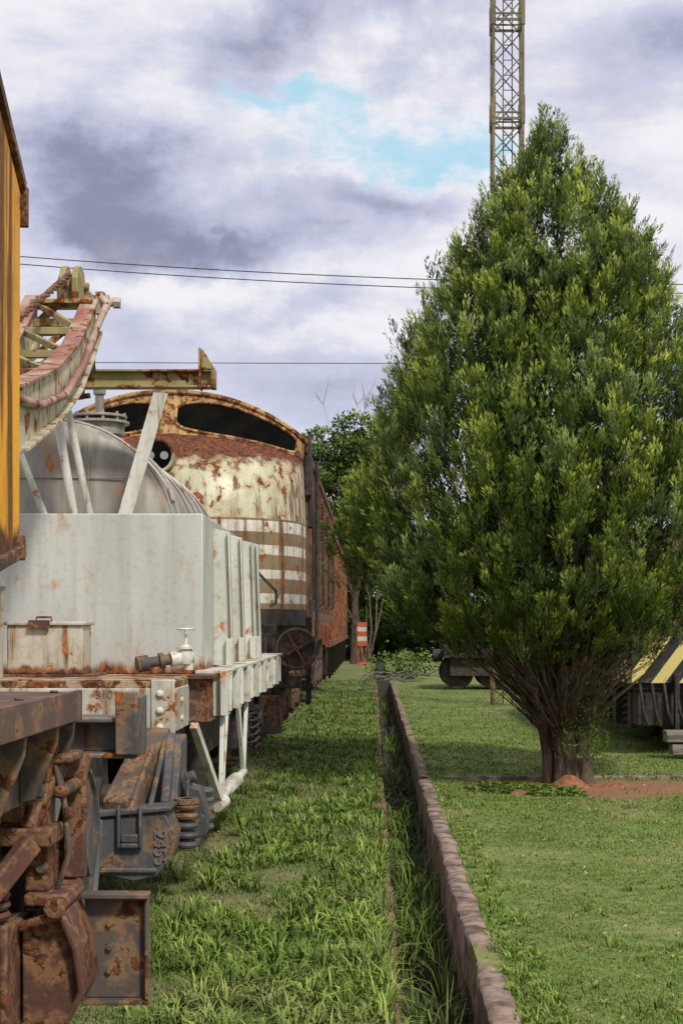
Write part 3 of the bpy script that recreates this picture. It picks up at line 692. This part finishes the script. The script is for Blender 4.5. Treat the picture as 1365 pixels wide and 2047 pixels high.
mb=MB(); mb.box(XR+.002,XR+.012,20.35,20.95,3.05,3.6); mb.box(XR+.002,XR+.012,24.1,24.6,3.1,3.5); mb.box(XR+.002,XR+.01,26.9,27.4,3.1,3.5); mb.obj('side_windows',M['black'],lo,0)
mb=MB(); mb.box(XR-.05,XR+.07,19.72,19.95,3.3,4.1); mb.box(XR,XR+.08,19.95,20.2,2.9,3.85); mb.obj('cab_corner_flange',M['iron'],lo,.02)
mb=MB()
for y in(20.1,21.2,24,27,30): mb.tube([(XR+.02,y,1.9),(XR+.09,y,1.95),(XR+.09,y,3.2),(XR+.02,y,3.25)],.018,8)
mb.tube([(XR+.06,22,1.4),(XR+.07,22,4.0)],.03,8); mb.tube([(XR+.05,19.9,1.2),(XR+.06,20.0,1.9)],.025)
mb.obj('handrails',M['iron'],lo,0)
mb=MB(); mb.grid([[Vector((p.x,p.y+.0,zz)) for p in [S(u,0)+Vector((.004*u,-.012,0)) for u in us]] for zz in (1.60,1.68,1.80)]); mb.obj('nose_skirt',M['iron'],lo,0)
mb=MB(); mb.box(XC-1.4,XC+1.4,18.3,19.7,1.45,1.62); mb.box(XC-1.3,XC+1.2,18.6,32.8,1.3,1.66)
mb.box(XC-1.1,XC+1.1,24,28,.45,1.3); mb.box(XC-.2,XC+.2,17.5,18.4,.85,1.15); mb.box(XC-1.35,XC+1.35,18.25,18.32,.9,1.5)
for y in (24.3,25.6,26.9): mb.cyl((XC+1.3,y,.9),(XC+1.3,y+1.1,.9),.22)
mb.obj('underframe',M['iron'],lo,.02)
mb=MB()
for yc in(20.4,30.6):
    for d in(-1.6,0,1.6): wheelset(mb,yc+d,r=.46)
mb.obj('wheelsets',M['iron'],lo,0)
mb=MB()
for yc in(20.4,30.6):
    mb.prism([(yc-2.1,.55),(yc-2.15,1.0),(yc-1.2,1.15),(yc+1.2,1.15),(yc+2.15,1.0),(yc+2.1,.55),(yc+1.9,.55),(yc+1.3,.85),(yc+.3,.55),(yc-.3,.55),(yc-1.3,.85),(yc-1.9,.55)],'yz',-1.4,-1.26)
    for d in(-1.6,0,1.6): mb.box(-1.26,-1.1,yc+d-.16,yc+d+.16,.48,.85); 
    for d in(-.8,.8):
        for k in(-.14,.14): mb.spring((-1.2,yc+d+k,.5),(-1.2,yc+d+k,.95),.075,.02,5)
    for d in(-2.1,-1.0,.6,1.9): mb.beam((-1.12,yc+d,1.3),(-1.12,yc+d+.15,.42),.05,.06); mb.beam((-1.12,yc+d+.15,.42),(-1.2,yc+d+.5,.4),.04,.1)
mb.box(-1.2,-.86,17.95,18.15,.85,1.0); mb.beam((-.98,18.0,1.3),(-1.15,18.2,.5),.05,.06); mb.beam((-.95,18.3,.9),(-1.3,18.0,.5),.05,.05); mb.box(-1.35,-1.1,18.0,18.3,.3,.75)
mb.obj('bogies',M['rust_grey'],lo,.01)
mb=MB()
c=Vector((-.90,17.75,1.32)); mb.torus(c,(0,1,0),.23,.022,36,8); mb.cyl(c,c+Vector((0,.04,0)),.05)
for k in range(4): 
    a=k*math.pi/2+.5; mb.beam(c,c+Vector((math.cos(a)*.22,0,math.sin(a)*.22)),.03,.05,up=(0,1,0))
mb.cyl(c+Vector((0,.05,0)),c+Vector((0,.07,0)),.215,n=32); mb.cyl(c+Vector((0,.07,0)),c+Vector((-.05,.5,0)),.04)
mb.obj('brake_wheel',M['rust_grey'],lo,.003)
mb=MB()
mb.beam((-.80,18.55,1.7),(-.80,18.6,.62),.05,.03); mb.beam((-.80,19.0,1.7),(-.80,19.0,.62),.05,.03)
for z in(.65,.95,1.25): mb.box(-.9,-.78,18.55,19.0,z,z+.02)
mb.tube([(-1.38,17.5,2.32),(-1.32,17.45,2.2),(-1.12,17.4,2.0),(-1.12,17.42,1.86),(-1.19,17.4,1.82)],.018,8)
for k in range(5):
    x=-1.5+.1*k; mb.tube([(x,18.15,1.45),(x+.02,17.9,1.2),(x+.05,17.95,.9)],.02,8)
mb.obj('steps_and_hoses',M['iron'],lo,0)

# ================================================================ FREIGHT WAGON
fw=empty('freight_wagon',(-2.4,40,0)); FR=-1.06
mb=MB(); mb.prism([(FR-2.9,1.15),(FR,1.15),(FR,3.9),(FR-.4,4.2),(FR-1.45,4.4),(FR-2.5,4.2),(FR-2.9,3.9)],'xz',34,58); mb.obj('body',M['orange'],fw,.02)
mb=MB()
for y in np.arange(34,58.1,1.5): mb.box(FR,FR+.07,y,y+.12,1.25,3.85)
mb.box(FR-.02,FR+.1,34,58,3.85,3.97); mb.box(FR-.02,FR+.1,34,58,1.1,1.25); mb.obj('side_posts',M['orange'],fw,.005)
mb=MB()
for y in(36,37.7,54,55.7): wheelset(mb,y)
mb.box(-3.6,-1.2,34.3,57.8,.7,1.12)
for k in range(10): mb.beam((-1.0,34.3+k*2.2,1.1),(-1.0,34.8+k*2.2,.4),.06,.1)
side_frame(mb,36.85,-1.3,-1.15); side_frame(mb,54.85,-1.3,-1.15)
mb.obj('running_gear',M['iron'],fw,0)

# ================================================================ MAST
ms=empty('lattice_mast',(2.68,30,0))
mb=MB(); cx,cy,h=2.68,30,.29; H=17.5; step=.645
cs=[(cx-h,cy-h),(cx+h,cy-h),(cx+h,cy+h),(cx-h,cy+h)]
for k,(x,y) in enumerate(cs): mb.beam((x,y,0),(x,y,H),.05,.05)
n=int(H/step)
for i in range(n):
    z=i*step
    for k in range(4):
        a=cs[k];b_=cs[(k+1)%4]
        mb.beam((*a,z),(*b_,z+step),.022,.022)
        if k%2==0: mb.beam((*b_,z),(*a,z+step),.022,.022)
for z in(3.9,5.83,7.76,9.69,11.64,13.6,15.5):
    for k in range(4): mb.beam((*cs[k],z),(*cs[(k+1)%4],z),.03,.05); mb.beam((*cs[k],z+.12),(*cs[(k+1)%4],z+.12),.03,.03)
    for x,y in cs: mb.box(x-.04,x+.04,y-.04,y+.04,z-.1,z+.45)
mb.obj('lattice',M['mast'],ms,0)
mb=MB(); mb.cyl((cx-.08,cy,0),(cx-.08,cy,H),.012,n=6); mb.cyl((cx+.1,cy,0),(cx+.1,cy,H),.012,n=6)
for i in range(int(H/.3)): mb.cyl((cx-.08,cy,i*.3),(cx+.1,cy,i*.3),.009,n=6)
mb.obj('ladder',M['iron'],ms,0)

# ================================================================ WIRES
ov=empty('overhead_wires',(0,60,15))
mb=MB()
def wire(x0,z0,x1,z1,y,sag,r=.02): mb.tube([(lerp(x0,x1,i/30),y,lerp(z0,z1,i/30)-sag*4*(i/30)*(1-i/30)) for i in range(31)],r,6)
wire(-32,18.2,34,15.75,60,1.5); wire(-32,18.05,34,15.5,60.4,1.55); wire(-32,12.5,34,12.5,61,.25,.016)
mb.obj('wires',M['wire'],ov,0)
mb=MB()
for x in(-32,34): mb.cyl((x,60.3,0),(x,60.3,19),.2,.13,n=14); mb.box(x-.06,x+.06,59.6,61.3,15.55,15.7); mb.box(x-.06,x+.06,59.6,61.3,18.0,18.15)
mb.obj('poles',M['concrete'],ov,0)

# ================================================================ CONIFER
ct=empty('conifer_tree',(1.97,15.4,0))
TX,TY=1.82,15.5
PZ=[1.3,1.5,1.7,1.95,2.37,2.88,3.4,3.9,4.42,4.93,5.45,5.96,6.35,6.6,6.85]
PR=[.65,1.1,1.45,1.75,1.96,1.98,1.86,1.66,1.41,1.18,.92,.56,.25,.10,.01]
def crad(z): return np.interp(z,PZ,PR)
def lump(th,z): return 1+.05*np.sin(3*th+2.1*z)+.045*np.sin(7*th-3.3*z)+.04*np.sin(11*th+5*z)
def branches(NB,NP,NL,rho0,rho1,tl,th_,Lr=(.18,.34),Wr=(.028,.052),ll=(.036,.066),lw=.17,spread=.085,zmax=6.85):
    zc=rng.uniform(1.3,zmax,NB*6); keep=rng.uniform(0,2.0,NB*6)<crad(zc)+.14; zc=zc[keep][:NB]; n=len(zc)
    th=rng.uniform(0,2*np.pi,n); r=crad(zc)*lump(th,zc)*rng.uniform(rho0,rho1,n)
    out=np.stack([np.cos(th),np.sin(th),np.zeros(n)],1)
    slope=np.interp(zc,[1.3,2.2,4,6.9],[.55,.42,.3,.08])[:,None]
    A=unit(np.array([[0,0,1.]])+out*slope+.15*rng.normal(size=(n,3)))
    P=np.stack([TX-.03*np.clip((zc-2)/5,0,1),np.full(n,TY),zc],1)+out*r[:,None]-A*.34
    P[:,0]+=np.clip(out[:,0],0,1)*.12*np.interp(zc,[1,4,6,7],[1,1,1,0])
    tb_=rng.uniform(tl,th_,n)
    i1=np.repeat(np.arange(n),NP); m=len(i1); f=rng.uniform(0,1,m)
    side=rng.normal(size=(m,3)); side-=A[i1]*np.sum(side*A[i1],1)[:,None]; side=unit(side)
    P1=P[i1]+A[i1]*(f*.42)[:,None]+side*(spread*(1-.65*f)*rng.uniform(.2,1,m))[:,None]
    A1=unit(A[i1]+side*(.38*(1-.6*f))[:,None]+.13*rng.normal(size=(m,3)))
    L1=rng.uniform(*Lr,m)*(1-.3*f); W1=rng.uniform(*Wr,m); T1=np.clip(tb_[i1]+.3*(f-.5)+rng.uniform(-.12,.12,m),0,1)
    N1=unit(rng.normal(size=(m,3))+out[i1]*.9); S1=unit(np.cross(A1,N1)); N1=np.cross(S1,A1)
    i2=np.repeat(np.arange(m),NL); q=len(i2); t_=rng.uniform(0,1,q)**.85; sg=np.where(rng.uniform(0,1,q)<.5,-1.,1.)
    wprof=(1-t_)**.6*.9+.1
    dist=rng.uniform(0,1,q)*W1[i2]*wprof
    pos=P1[i2]+A1[i2]*(t_*L1[i2]*.85)[:,None]+S1[i2]*(sg*dist)[:,None]+N1[i2]*(rng.normal(size=q)*.008)[:,None]
    d=A1[i2]+S1[i2]*(sg*.5)[:,None]+.14*rng.normal(size=(q,3))
    ti=np.clip(T1[i2]*(.22+.95*t_)+.12*(dist/.05)+rng.uniform(-.06,.06,q),0,1)  # lighting contrast put into the tint: dark plume base, bright tip and edge
    l=rng.uniform(*ll,q)
    return diamonds(pos,d,l,l*lw,ti,R=N1[i2]+.35*rng.normal(size=(q,3)))
parts=[branches(1550,8,34,.88,1.05,.3,1.0),branches(600,7,24,.66,.86,.05,.3,lw=.22),branches(300,6,14,.15,.62,.0,.08,(.3,.5),(.1,.2),(.08,.13),.3,.2,zmax=5.3)]  # inner layers tinted darker, painting in the shade inside the crown
V,T,ti=joinparts(parts)
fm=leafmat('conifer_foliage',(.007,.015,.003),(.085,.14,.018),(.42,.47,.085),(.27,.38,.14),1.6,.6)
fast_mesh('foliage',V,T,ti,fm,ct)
mb=MB()
base=Vector((1.97,15.4,0))
for k in range(26):
    a=2*math.pi*k/26+random.uniform(-.2,.2); rr=random.uniform(.05,.2) if k%3 else random.uniform(.0,.08)
    r1=random.uniform(.5,1.4); ztop_=random.uniform(2.2,4.3)
    pts=[];rs=[]; r0=random.uniform(.045,.085)
    for i in range(12):
        f=i/11; z=ztop_*f
        k2=max(0,(z-.3))/(ztop_-.3)
        sp=rr*(1-.35*min(1,f*4))+ (r1-rr)*(k2**1.25)
        cxx=lerp(base.x,TX,min(1,z/2.5))
        pts.append((cxx+math.cos(a)*sp+random.uniform(-.025,.025),15.4+math.sin(a)*sp+random.uniform(-.025,.025),z-.03)); rs.append(max(.008,r0*(1-f*.85)*(1.35 if i==0 else 1)))
    mb.tube(pts,rs,9)
mb.obj('trunk_stems',M['bark'],ct,0,angle=80)
mb=MB()
for k in range(190):
    a=random.uniform(0,6.283); z0=random.uniform(.45,1.3); s0=.12+.45*max(0,z0-.4)
    pts=[];L=random.uniform(.5,1.1); up_=random.uniform(.5,1.0)
    for i in range(5):
        f=i/4; pts.append((lerp(base.x,TX,min(1,z0/2.5))+math.cos(a)*(s0+L*f*.8)+random.uniform(-.03,.03),15.4+math.sin(a)*(s0+L*f*.8)+random.uniform(-.03,.03),z0+L*up_*f))
    mb.tube(pts,[.013,.011,.009,.006,.003],5)
mb.obj('twigs',simple('twig_bark',(.04,.03,.02),(.12,.09,.06),12),ct,0,angle=80)
N=1400; th=rng.uniform(0,6.28,N); z=rng.uniform(.25,1.15,N); P=np.stack([2.12+np.cos(th)*.24*rng.uniform(.4,1.2,N),15.2+np.sin(th)*.2,z],1)
V,T,ti=diamonds(P,rng.normal(size=(N,3))+[0,0,.8],rng.uniform(.04,.09,N),.014,rng.uniform(.2,.7,N)); fast_mesh('low_shoots',V,T,ti,fm,ct)

# ================================================================ BACKGROUND TREES
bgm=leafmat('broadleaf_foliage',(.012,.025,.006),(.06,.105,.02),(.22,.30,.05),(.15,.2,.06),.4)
def cloud(blobs,n,size,tl=.1,th_=.9):
    out=[]
    for (c,r) in blobs:
        c=np.array(c);r=np.array(r); d=unit(rng.normal(size=(n,3))); rr=rng.uniform(.35,1.05,n)**.6
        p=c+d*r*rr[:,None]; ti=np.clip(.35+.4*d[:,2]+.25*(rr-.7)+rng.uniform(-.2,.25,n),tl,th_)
        ll=rng.uniform(.6,1.3,n)*size
        out.append(diamonds(p,rng.normal(size=(n,3))+d*.5,ll,ll*.55,ti))
    return joinparts(out)
def bgtree(name,x,y,h,w,nb,n,size,zl=.5):
    e=empty(name,(x,y,0)); bl=[]
    mb=MB()
    for k in range(nb):
        a=random.uniform(0,6.28); rr=random.uniform(0,.8)*w; z=h*random.uniform(zl,.93)
        if k==0: z=h*.95; rr=0
        c=(x+math.cos(a)*rr,y+math.sin(a)*rr,z); r=random.uniform(.22,.36)*w
        bl.append((c,(r*1.2,r*1.2,r*.7)))
        mb.tube([(x,y,h*.25),(lerp(x,c[0],.5),lerp(y,c[1],.5),lerp(h*.25,z,.6)),c],[.12,.07,.02],6)
    mb.tube([(x,y,-.1),(x+.05,y,h*.15),(x,y,h*.3)],[.2,.16,.13],8)
    mb.obj('trunk',M['bark'],e,0)
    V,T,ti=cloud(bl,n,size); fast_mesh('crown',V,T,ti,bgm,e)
bgtree('broadleaf_tree',-.75,62,10.4,2.4,36,560,.18,.55)
bgtree('broadleaf_tree',-.6,66,7.6,2.5,26,500,.2,.2)
bgtree('broadleaf_tree',3.5,66,6.5,3.5,14,450,.25)
bgtree('broadleaf_tree',9.5,66,6.5,3.5,14,450,.25)
bgtree('broadleaf_tree',15,66,7.5,4,14,450,.25)
def twigs(name,x,y,z0,h,w,n,mat):
    mb=MB()
    for k in range(n):
        a=random.uniform(-1,1); p=Vector((x+random.uniform(-.15,.15),y,z0)); pts=[p]; d=Vector((a*w/h,random.uniform(-.3,.3),1)).normalized()
        for i in range(8): d=(d+Vector((random.uniform(-.3,.3),random.uniform(-.2,.2),random.uniform(0,.25)))).normalized(); pts.append(pts[-1]+d*h/8)
        mb.tube(pts,[.045,.04,.034,.028,.022,.018,.013,.009,.005],5)
        for j in(4,5,6,7,8):
            for _ in range(3):
                q=pts[j]; e=q+Vector((random.uniform(-.35,.35)*w,0,random.uniform(.03,.12)*h)); mb.tube([q,q.lerp(e,.5)+Vector((random.uniform(-.1,.1),0,.05)),e],[.012,.009,.004],5)
    mb.obj(name,mat,None,0)
twigs('bare_tree',-.3,64.5,0,11.3,1.2,5,simple('bare_wood',(.08,.06,.045),(.17,.14,.11),10))
bl=[((random.uniform(-60,70),random.uniform(75,95),random.uniform(.8,2.6)),(random.uniform(2,4),2,random.uniform(1.5,2.8))) for _ in range(80)]
bl+=[((x,random.uniform(66,72),random.uniform(.8,1.8)),(1.6,1.,1.4)) for x in np.arange(-3,22,1.1)]
V,T,ti=cloud(bl,420,.42,.0,.7); fast_mesh('distant_trees',V,T,ti,bgm)
bl=[((x,random.uniform(42,46),random.uniform(.2,.5)),(.7,.6,.45)) for x in np.arange(.4,1.6,.45)]
V,T,ti=cloud(bl,350,.11,.1,.7); fast_mesh('shrubs',V,T,ti,bgm)
mb=MB()
for k in range(14):
    x=random.uniform(-.4,1.6); y=random.uniform(39,43); a=random.uniform(-.5,.5); L=random.uniform(.6,1.4)
    mb.tube([(x,y,random.uniform(.02,.3)),(x+L*.5,y+a*.3,random.uniform(.1,.4)),(x+L,y+a,random.uniform(.02,.3))],[.02,.016,.008],5)
mb.obj('branch_pile',simple('dead_wood',(.1,.085,.07),(.2,.17,.14),8),None,0)
tb=empty('traffic_barrier',(-.42,60,0)); oc=simple('barrier_orange',(.42,.06,.02),(.5,.09,.03),5); wc=simple('barrier_white',(.42,.4,.38),(.5,.49,.47),5)
mb=MB()
for i in range(5): mb.box(-.62,-.24,59.97,60.03,.78+i*.19,.78+i*.19+.185,i%2)
mb.box(-.60,-.56,60.03,60.08,0,1.6,0); mb.box(-.30,-.26,60.03,60.08,0,1.6,0); mb.box(-.65,-.2,59.8,60.2,0,.06,0); mb.obj('panel',[oc,wc],tb,.005)

# ================================================================ RIGHT SIDE
sh=empty('shunting_locomotive',(5,20,0))
hm,t,b=newmat('hazard_stripes',.5); co=t.co(); x_,y_,z_=t.sep(co)
ph=t.math('FRACT',t.math('MULTIPLY',t.math('ADD',t.math('ADD',x_,y_),t.math('MULTIPLY',z_,-.75)),2.9)); nn=t.noise(co,9,5,.65)
hc=t.mix(t.math('GREATER_THAN',ph,.5),(.66,.55,.20),(.015,.015,.015)); hc=t.mix(t.mr(nn,.58,.66),hc,(.12,.07,.04)); t.l.new(hc,b.inputs['Base Color'])
mb=MB(); mb.box(3.20,7.2,18.6,18.66,.88,1.46); mb.box(3.16,3.22,18.66,27,.88,1.46); mb.obj('buffer_beam',hm,sh,.008)
mb=MB(); mb.box(3.22,7.2,18.66,27,.8,1.5); mb.box(3.4,7,19.2,26.6,1.5,1.6); mb.obj('frame',M['iron'],sh,.01)
mb=MB(); mb.box(3.9,6.8,20.5,26,1.6,2.6); mb.prism([(3.8,2.6),(6.9,2.6),(6.6,2.9),(4.1,2.9)],'xz',20.3,26.2); mb.obj('hood',M['orange'],sh,.03)
mb=MB()
for y in(19.6,21.4,25,26.3):
    for x in(4.0,5.4): mb.cyl((x-.05,y,.47),(x+.05,y,.47),.45,n=32); mb.cyl((x-.12,y,.47),(x-.05,y,.47),.1)
    mb.cyl((3.8,y,.47),(5.6,y,.47),.06)
mb.box(3.4,3.68,19.0,22,.35,.8); 
for y in(19.2,20.4,21.6): mb.box(3.3,3.4,y,y+.3,.28,.75); mb.spring((3.35,y+.5,.3),(3.35,y+.5,.75),.07,.02,5)
mb.box(3.72,3.78,18.5,18.6,.3,1.0); mb.beam((3.9,18.6,.95),(3.9,18.55,.3),.06,.06); mb.box(3.3,4.6,18.7,19.1,.35,.8)
for k in range(6): mb.tube([(3.3+k*.15,18.58,.88),(3.33+k*.15,18.5,.55),(3.4+k*.15,18.55,.35)],.022,6)
mb.obj('bogie',M['iron'],sh,.01)
mb=MB(); mb.tube([(3.22,18.62,1.46),(3.22,18.62,1.75)],.012); mb.tube([(3.22,18.62,1.6),(7,18.62,1.6)],.012); mb.obj('handrail',M['iron'],sh,0)
mb=MB(); mb.box(3.5,5.2,17.9,18.15,.2,.34); mb.box(3.56,5.2,17.86,18.1,.05,.18); mb.obj('timber_stack',M['timber'],None,.015)
wf=empty('flat_wagon',(4,38,0)); mb=MB()
mb.box(1.75,10,36.8,39.4,.8,1.1); 
for x in(2.1,3.0,7.5,8.6): 
    for y in(37.3,38.8): mb.cyl((x,y-.06,.42),(x,y+.06,.42),.4,n=28)
mb.box(1.9,3.4,37.0,37.15,.35,.8); mb.box(7.3,8.9,37.0,37.15,.35,.8); mb.cyl((1.5,37.6,.85),(1.75,37.6,.85),.16); mb.box(3.5,7.2,37.1,37.3,.3,.5)
mb.obj('frame_and_wheels',M['iron'],wf,.01)
mb=MB(); mb.box(2.6,9.8,37,39.2,1.1,2.0); mb.obj('load_box',M['iron'],wf,.02)
bh=empty('brick_house',(14,50,0))
mb=MB(); mb.box(8.5,22,48,56,0,2.9); mb.obj('walls',simple('brick_wall',(.2,.08,.05),(.3,.14,.09),6),bh)
mb=MB(); mb.prism([(47.4,2.85),(56.6,2.85),(52,4.9)],'yz',8.0,22.5); mb.obj('roof',simple('roof_tile',(.12,.05,.035),(.22,.09,.06),8),bh)
mb=MB()
for x in(9.5,12.5,15.5): mb.box(x,x+1.1,47.96,47.99,1,2.1)
mb.obj('windows',M['black'],bh,0)

# ================================================================ GRASS
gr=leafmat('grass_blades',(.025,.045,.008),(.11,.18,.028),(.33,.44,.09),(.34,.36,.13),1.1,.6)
def scatter(n,x0,x1,y0,y1,pw=2.0):
    u=rng.uniform(0,1,n); a=y0**(-pw+1); b_=y1**(-pw+1); y=(a+(b_-a)*u)**(1/(1-pw)); x=rng.uniform(x0,x1,n); return x,y
def mk(x,y,L,W,bend,tint):
    n=len(x); th=rng.uniform(0,6.283,n); D_=np.stack([np.cos(th),np.sin(th),np.zeros(n)],1)
    P=np.stack([x,y,gz(x,y)-.005],1); return blades(P,D_,L,W,bend,tint)
def field(x,y,s=1.):
    return (np.sin(x*3.1*s+y*1.3*s+1)+np.sin(y*2.7*s-x*4.2*s+2)+np.sin(x*7.3*s-y*1.1*s)+np.sin(y*5.9*s+x*2.3*s))/4
parts=[]
n=185000; x,y=scatter(n,.6,4.6,5.6,40,2.2); kp_=(x<.2+y*.235)
x,y=x[kp_],y[kp_]
bare=((y>13.9)&(y<15.35)&(x>1.2)&(rng.uniform(0,1,len(x))<.9)); x,y=x[~bare],y[~bare]
thin=(field(x,y,.8)>.3)&(rng.uniform(0,1,len(x))<.5); x,y=x[~thin],y[~thin]; n=len(x)
sc=np.clip(y/10,.8,2.2)
patch=.5+.5*field(x,y,.6)
parts.append(mk(x,y,rng.uniform(.012,.036,n)*np.clip(sc,1,1.5),rng.uniform(.004,.007,n)*sc,rng.uniform(.2,.9,n),np.clip(.5+.3*patch+rng.uniform(-.25,.25,n),0,1)))
n=120000; x,y=scatter(n,-1.7,DL-.03,5.6,44,2.0)
den=.72+.6*field(x,y)+.35*np.clip((x+.75),-1,.4); kp_=rng.uniform(0,1,n)<den; x,y=x[kp_],y[kp_]; n=len(x); sc=np.clip(y/10,.8,2.6)
parts.append(mk(x,y,rng.uniform(.018,.055,n)*np.clip(sc,1,1.6),rng.uniform(.004,.008,n)*sc,rng.uniform(.3,1.,n),np.clip(.42+rng.uniform(-.25,.4,n),0,1)))
def tufts(K,x0,x1,y0,y1,Lr,Wr,nb,pw=1.8,tl=.45,th_=1.,clump=False):
    x,y=scatter(K,x0,x1,y0,y1,pw)
    if clump: k=rng.uniform(-.6,.5,K)<field(x,y)+.1; x,y=x[k],y[k]; K=len(x)
    s_=rng.uniform(.4,1.25,K); idx=np.repeat(np.arange(K),nb); m=len(idx)
    th=rng.uniform(0,6.283,m); D_=np.stack([np.cos(th),np.sin(th),np.zeros(m)],1)
    px=x[idx]+np.cos(th)*.03*s_[idx]*rng.uniform(0,1.5,m); py=y[idx]+np.sin(th)*.03*s_[idx]*rng.uniform(0,1.5,m)
    P=np.stack([px,py,gz(x,y)[idx]-.005],1)
    tb_=rng.uniform(tl,th_,K)
    return blades(P,D_,rng.uniform(*Lr,m)*s_[idx],rng.uniform(*Wr,m),rng.uniform(.35,1.0,m),np.clip(tb_[idx]+rng.uniform(-.15,.15,m),0,1))
parts.append(tufts(1900,-1.05,DL-.06,5.6,34,(.08,.18),(.007,.014),15,pw=1.6,tl=.4,clump=True))
parts.append(tufts(230,-.12,DL-.03,5.6,36,(.1,.22),(.007,.012),14))
parts.append(tufts(330,-2.,-.9,6.5,34,(.1,.28),(.006,.012),16,pw=1.4,tl=.3,clump=True))
parts.append(tufts(360,.59,.80,5.6,36,(.04,.10),(.005,.009),14,tl=.5))
parts.append(tufts(420,.6,4,5.6,20,(.04,.09),(.005,.009),12,tl=.4,clump=True))
parts.append(tufts(480,DL+.05,.42,5.6,40,(.14,.52),(.006,.012),12,pw=1.6,tl=.1,th_=.7,clump=True))
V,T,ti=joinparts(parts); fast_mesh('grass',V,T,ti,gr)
N=2600; x=rng.uniform(.9,2.0,N); y=rng.uniform(14.0,15.0,N); k=field(x,y,1.6)>-.05; x,y=x[k],y[k]; N=len(x); P=np.stack([x,y,gz(x,y)+rng.uniform(0,.05,N)],1)
V,T,ti=diamonds(P,rng.normal(size=(N,3))*[1,1,.3],rng.uniform(.03,.07,N),.03,rng.uniform(.1,.6,N)); fast_mesh('weeds',V,T,ti,gr)
N=900; x,y=scatter(N,-1.3,4,5.8,20,2); kk=(x<DL-.03)|(x>.6); x,y=x[kk],y[kk]; N=len(x); P=np.stack([x,y,gz(x,y)+.02],1)
lf=simple('dry_leaves',(.25,.17,.09),(.42,.33,.2),5); V,T,ti=diamonds(P,rng.normal(size=(N,3))*[1,1,.2],rng.uniform(.015,.04,N),.013,np.zeros(N)); fast_mesh('fallen_leaves',V,T,ti,lf)
